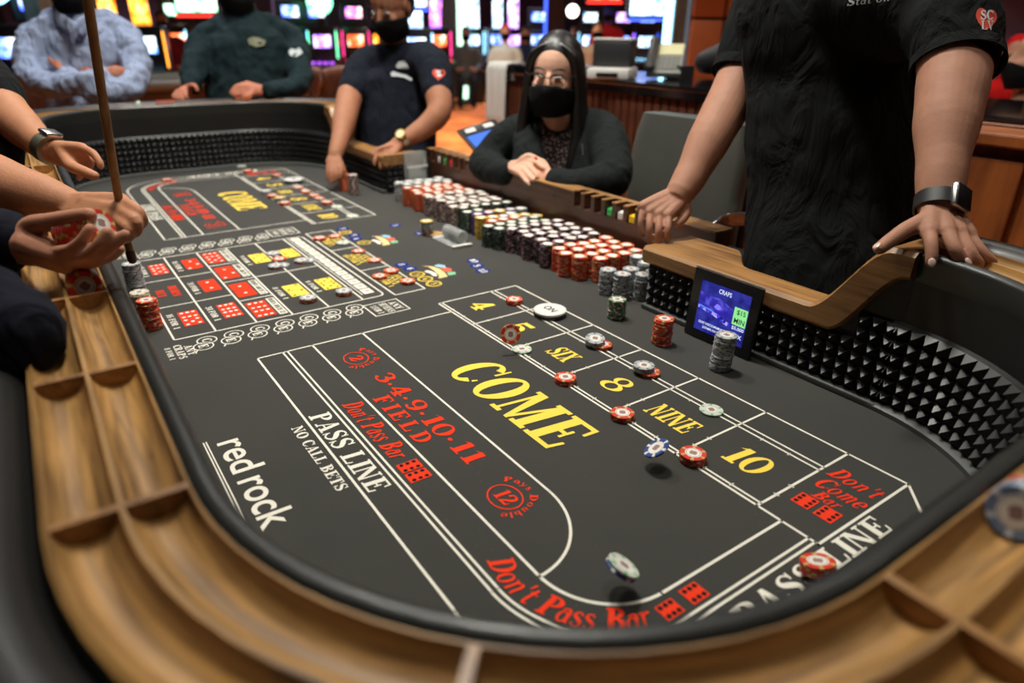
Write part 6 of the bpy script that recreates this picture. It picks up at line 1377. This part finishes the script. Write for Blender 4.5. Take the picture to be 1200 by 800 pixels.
SL_ = [(8, 6.6, 'blue', 'cyan', 'slot machine with round white topper at the far left edge', 0, 1), (52, 8.2, 'blue', 'blue', 'blue lit slot machine behind the left shoulder of the blue shirt', 0, 0), (138, 8.4, 'gold', 'gold', 'slot machine with orange curved screen right of the wooden stick', 15, 2), (172, 8.0, 'cyan', 'gold', 'slot machine with white blue screen left of the maroon dress', -10, 2),
       (212, 11.0, 'red', 'green', 'slot machine with orange red screen right of the maroon dress', 0, 0), (240, 10.0, 'red', 'cyan', 'slot machine under the green edged sign left of the green shirt', 0, 0), (345, 11.2, 'blue', 'blue', 'slot machine with white blue screen just right of the green shirt', 10, 0), (375, 11.8, 'cyan', 'blue', 'second blue lit slot machine right of the green shirt', 10, 0), (380, 10.8, 'violet', 'green', 'slot machine with pale green round topper between the two guests and the far dealer', -10, 1),
       (418, 11.6, 'red', 'multi', 'slot machine with pink and red screens left of the far dealer', 0, 0), (447, 12.6, 'gold', 'cyan', "slot machine half hidden by the far dealer's left shoulder", 0, 2), (488, 9.2, 'cyan', 'cyan', "bright white slot machine right of the far dealer's head", 0, 2), (513, 12.0, 'red', 'multi', "red edged slot machine right of the far dealer's head", 20, 2),
       (555, 13.2, 'cyan', 'cyan', 'tall white slot machine with a white curved screen left of the towel', -10, 2), (583, 14.2, 'blue', 'cyan', 'tall blue white slot machine above the towel', 0, 2), (601, 13.4, 'violet', 'violet', 'pink violet slot machine with a tall curved screen', 0, 2), (630, 14.2, 'blue', 'blue', "blue lit slot machine left of the woman's head", 0, 0), (690, 14.0, 'cyan', 'cyan', "cyan lit slot machine just right of the woman's head", 0, 0), (728, 13.6, 'blue', 'violet', 'blue slot machine above the ticket printer', 0, 0), (756, 13.2, 'cyan', 'blue', 'slot machine under the hanging screen behind the desk phone', 0, 0)]
for u, d, a, b, l, tn, st in SL_: slot(u, d, a, b, l, turn=tn, style=st, h=1.75 if st == 0 else (2.05 if st == 2 else 1.7))
def hanging(u0, u1, v0, v1, d, pal, label, edge='blue'):
    a = at(u0, v1, d); b = at(u1, v1, d); c = at(u0, v0, d); ax = (b-a).normalized(); up = Vector((0, 0, 1)); nn = ax.cross(up).normalized(); W = (b-a).length; H = (c-a).length
    Mx = Matrix.Translation(a) @ Matrix((ax, up, nn)).transposed().to_4x4(); t = thing('hanging_screen', label, 'screen', a, 'hanging screens over the gaming floor')
    MB().box((-.03, -.03, -.08), (W+.03, H+.03, -.005), bev=.01, M=Mx).build('housing', M['black'], t, smooth=30); MB().box((0, 0, -.006), (W, H, .004), M=Mx).build('picture', SCRM[pal], t); MB().box((-.02, -.05, -.05), (W+.02, -.03, 0), M=Mx).build('lit_edge', GLOW[edge], t)
    for s in (.2, .8): q = Mx @ Vector((W*s, H, -.04)); MB().cyl(q, (q.x, q.y, CZ), .012, n=8).build('hanger_rod', M['dark'], t)
hanging(208, 255, -22, 14, 7.4, 'green', 'hanging green edged screen above the green shirt', 'red'); hanging(738, 777, -32, 18, 6.6, 'cyan', 'hanging cyan and green screen above the desk phone'); hanging(482, 500, -20, 8, 8.4, 'cyan', "hanging white screen above the far dealer's shoulder"); hanging(690, 728, -22, -1, 9, 'red', 'hanging red screen at the top of the picture above the woman', 'red')
# pillars and panels
M['stone'] = wood('stone_cladding', (92, 82, 72), (150, 136, 120), (4, 4, 1.2), .6); M['brown'] = mat('brown_pillar', (70, 50, 44), .6, var=.2, vs=4); M['bluelit'] = emis('blue_column_light', (40, 50, 220), 1.1); M['lilac'] = mat('lilac_wall', (136, 122, 158), .8, var=.1, vs=2); M['terracotta'] = mat('leather_panel', (186, 98, 52), .45, var=.2, vs=3)
def pillar(u0, u1, d, m_, label, depth=.4, light=None):
    a = ground(u0, d); b = ground(u1, d); ax = (b-a).normalized(); up = Vector((0, 0, 1)); nn = ax.cross(up).normalized(); W = (b-a).length; Mx = Matrix.Translation(a) @ Matrix((ax, nn, up)).transposed().to_4x4()
    t = thing('pillar', label, 'pillar', a); MB().box((0, -depth, 0), (W, 0, CZ-FL), bev=.01, M=Mx).build('shaft', m_, t); MB().box((-.02, -depth-.02, 0), (W+.02, .02, .15), M=Mx).build('plinth', M['dark'], t)
    if light: MB().box((-.05, -.1, .15), (-.005, -.02, CZ-FL), M=Mx).build('light_strip', GLOW[light], t)
pillar(786, 808, 4.9, M['stone'], 'veined grey brown stone pillar behind the desk phone', .3, 'cyan'); pillar(40, 60, 7.2, M['stone'], 'stone pillar behind the head of the blue shirt guest'); pillar(517, 560, 14, M['brown'], 'wide brown pillar with a pale green light strip behind the far dealer'); pillar(640, 660, 13.5, M['brown'], "slim brown pillar above the woman's head", .3, 'blue')
pillar(325, 343, 13, M['lilac'], 'lilac lit pillar right of the green shirt'); pillar(212, 222, 12, M['stone'], 'thin pale pillar under the green edged sign')
b = ground(542, 12.8); t = thing('light_column', "tall white green light column right of the far dealer", 'light', b); m = MB(); m.lathe([(.09, 0), (.09, CZ-FL)], b, 16); m.build('tube', emis('column_glow', (200, 255, 215), 2.6), t, smooth=40); MB().lathe([(.16, 0), (.16, .08), (.1, .12)], b, 16).build('foot', M['dark'], t, smooth=40)
def panel_wall():
    a = ground(806, 4.6); b = ground(960, 4.6); ax = (b-a).normalized(); up = Vector((0, 0, 1)); nn = ax.cross(up).normalized(); W = (b-a).length; Mx = Matrix.Translation(a) @ Matrix((ax, nn, up)).transposed().to_4x4()
    t = thing('panelled_partition', 'orange brown leather panelled partition behind the right dealer', 'partition', a); MB().box((0, -.15, 0), (W, -.03, CZ-FL), M=Mx).build('core', M['brown'], t)
    for i in range(4):
        for j in range(4): MB().box((W*i/4+.008, -.04, .25+.6*j), (W*(i+1)/4-.008, 0, .25+.6*j+.585), bev=.012, M=Mx).build('panel', M['terracotta'], t, smooth=30)
panel_wall()
# globe lamp
p = at(671, 13, 8.5); t = thing('globe_lamp', "round white globe lamp above the woman's head", 'lamp', p); MB().ell(p, (.075, .075, .075), None, 20, 14).build('globe', emis('globe_glow', (255, 248, 225), 5), t, smooth=True); MB().cyl(p+Vector((0, 0, .07)), (p.x, p.y, CZ), .008, n=8).build('rod', M['dark'], t)
# dark gaming tables behind the far guests
def gaming_table(u, d, label, turn=0):
    b = ground(u, d); R = Matrix.Translation(b) @ Matrix.Rotation(math.radians(turn), 4, 'Z'); t = thing('gaming_table', label, 'table', b, 'gaming tables behind the craps table')
    MB().box((-.6, -.4, .78), (.6, .4, .84), bev=.02, M=R).build('top', mat('table_baize', (30, 40, 42), .9), t); MB().box((-.45, -.25, 0), (.45, .25, .78), M=R).build('pedestal', M['brown'], t)
    for y in (-.4, .4): MB().tube([R @ Vector((-.6, y, .86)), R @ Vector((0, y*1.1, .86)), R @ Vector((.6, y, .86))], .055, n=12).build('padded_rail', M['leather'], t, smooth=True)
    for x in (-.6, .6): MB().tube([R @ Vector((x, -.4, .86)), R @ Vector((x, .4, .86))], .055, n=12).build('padded_rail', M['leather'], t, smooth=True)
gaming_table(192, 6.6, 'dark gaming table between the blue and green shirts', 100); gaming_table(-20, 5.8, 'dark gaming table left of the blue shirt', 80); gaming_table(385, 7.4, 'dark gaming table between the green shirt and the far dealer', 60); gaming_table(1230, 4.0, 'wooden sided gaming table at the right edge behind the dealer', 20)
def stool(u, d, label):
    b = ground(u, d); t = thing('casino_stool', label, 'stool', b, 'stools at the gaming tables')
    MB().lathe([(.2, .58), (.22, .62), (.22, .66), (.18, .69)], b, 18).build('seat', M['leather'], t, smooth=40); MB().cyl(b+Vector((0, 0, .03)), b+Vector((0, 0, .58)), .03, n=10).build('post', M['chrome'], t, smooth=40); MB().lathe([(.2, 0), (.2, .015), (.05, .04)], b, 18).build('foot', M['chrome'], t, smooth=40)
    d2 = (Vector((b.x, b.y, 0))-Vector((CAM.x, CAM.y, 0))).normalized(); s = Vector((-d2.y, d2.x, 0)); q = b+d2*.19
    MB().tube([q-s*.17+Vector((0, 0, .9)), q+Vector((0, 0, .93))+d2*.03, q+s*.17+Vector((0, 0, .9))], [(.13, .025)]*3, n=12, side=(0, 0, 1)).build('backrest', M['darkwood'], t, smooth=True)
    for k in (-1, 1): MB().cyl(q+s*.1*k+Vector((0, 0, .64)), q+s*.1*k+Vector((0, 0, .85)), .012, n=8).build('back_post', M['chrome'], t)
for u, d, l in ((15, 4.2, 'stool at the left edge behind the stickman'), (345, 5.8, 'stool just right of the green shirt'), (402, 5.7, 'stool left of the far dealer')): stool(u, d, l)
# ---------------------------------------------------------------- distant people
def bystander(u, vh, d, skc, top_c, hair_c, label, legs=(30, 30, 36), cap=None, seated=False, face=None):
    """vh: pixel row of the head centre"""
    c = at(u, vh, d); b = Vector((c.x, c.y, FL)); f = Vector(face).normalized() if face else (Vector((CAM.x, CAM.y, 0))-Vector((c.x, c.y, 0))).normalized(); Fm = frame(f); q = lambda x, y, z: c+Fm @ Vector((x, y, z))
    h = c.z-FL; mb = MB(); head_shapes(mb, c, Fm, 1.0); mb.tube([c, q(0, -.01, -.2), q(0, -.02, -.5)], [.055, .055, .09], n=12)
    for s in (-1, 1): mb.tube([q(s*.12, -.02, -.25), q(s*.2, -.01, -.3), q(s*.24, .03, -.52), q(s*.16, .22, -.6), q(s*.1, .28, -.58)], [.05, .05, .042, .034, .03], n=10); mb.ell(q(s*.08, .32, -.57), (.03, .05, .025), Fm, 10, 8)
    body = organic(mb, 'person', skin('skin_bystander', skc), None, .011, 2, b); tag(body, label, 'person', 'people on the gaming floor')
    mb = MB(); mb.tube([q(0, -.02, -.78), q(0, -.01, -.5), q(0, 0, -.3), q(0, 0, -.2)], [(.17, .12), (.18, .125), (.19, .12), (.08, .07)], n=18, side=Fm @ Vector((1, 0, 0)))
    for s in (-1, 1): mb.tube([q(s*.13, -.02, -.26), q(s*.2, -.01, -.31), q(s*.245, .03, -.52), q(s*.17, .2, -.6)], [.07, .07, .058, .048], n=12)
    organic(mb, 'top', cloth('top_cloth', top_c), body, .012, 2)
    mb = MB()
    for s in (-1, 1):
        if seated: mb.tube([q(s*.1, 0, -.78), q(s*.12, .38, -.8), Vector((q(s*.12, .42, 0).x, q(s*.12, .42, 0).y, FL+.05))], [.095, .075, .05], n=12)
        else: mb.tube([q(s*.09, -.02, -.74), q(s*.1, 0, -.74-(h-.78)*.5), Vector((q(s*.1, 0, 0).x, q(s*.1, 0, 0).y, FL+.05))], [.1, .07, .05], n=12)
    organic(mb, 'trousers', cloth('leg_cloth', legs), body, .014, 2)
    organic(MB().ell(q(0, -.026, .045), (.083, .095, .09), Fm, 16, 12).ell(q(0, -.05, -.03), (.075, .06, .09), Fm, 14, 10), 'hair' if cap is None else 'cap', cloth('hair_cloth', hair_c if cap is None else cap), body, .009, 2); mask_part(body, c, Fm, 1.0)
bystander(190, 24, 9.2, (150, 100, 80), (104, 26, 40), (24, 20, 20), 'distant woman in maroon standing between the blue and green shirts', legs=(96, 24, 38))
bystander(546, 40, 12.4, (190, 140, 110), (96, 104, 104), (60, 44, 36), 'distant seated guest in grey beside the pale green light column', seated=True); bystander(592, 38, 11.0, (196, 146, 118), (196, 206, 204), (180, 30, 40), 'distant seated guest in white with a red cap above the towel', cap=(196, 34, 48), seated=True); bystander(616, 40, 12.0, (196, 146, 118), (40, 52, 84), (30, 26, 24), "distant seated guest in navy left of the woman's head", seated=True)
bystander(713, 16, 11.0, (70, 80, 190), (190, 34, 44), (40, 50, 150), 'distant guest in red jacket above the ticket printer'); bystander(701, 36, 10.0, (210, 160, 130), (170, 150, 130), (90, 64, 44), 'distant guest in beige beside the red jacket', seated=True); bystander(673, 40, 12.6, (210, 160, 130), (90, 110, 160), (60, 44, 36), "distant guest in blue just right of the woman's hair", seated=True)  # red jacket guest: blue light painted into skin and hair colours
bystander(1190, 62, 5.2, (190, 150, 140), (196, 28, 34), (210, 60, 60), 'guest in bright red hooded top at the right edge', cap=(200, 30, 36), seated=True, face=(.2, -.8, 0)); bystander(1215, 70, 2.7, (200, 150, 124), (52, 58, 56), (30, 28, 28), 'guest in dark grey jacket seated at the right edge behind the dealer', seated=True, face=(-.5, -.4, 0))
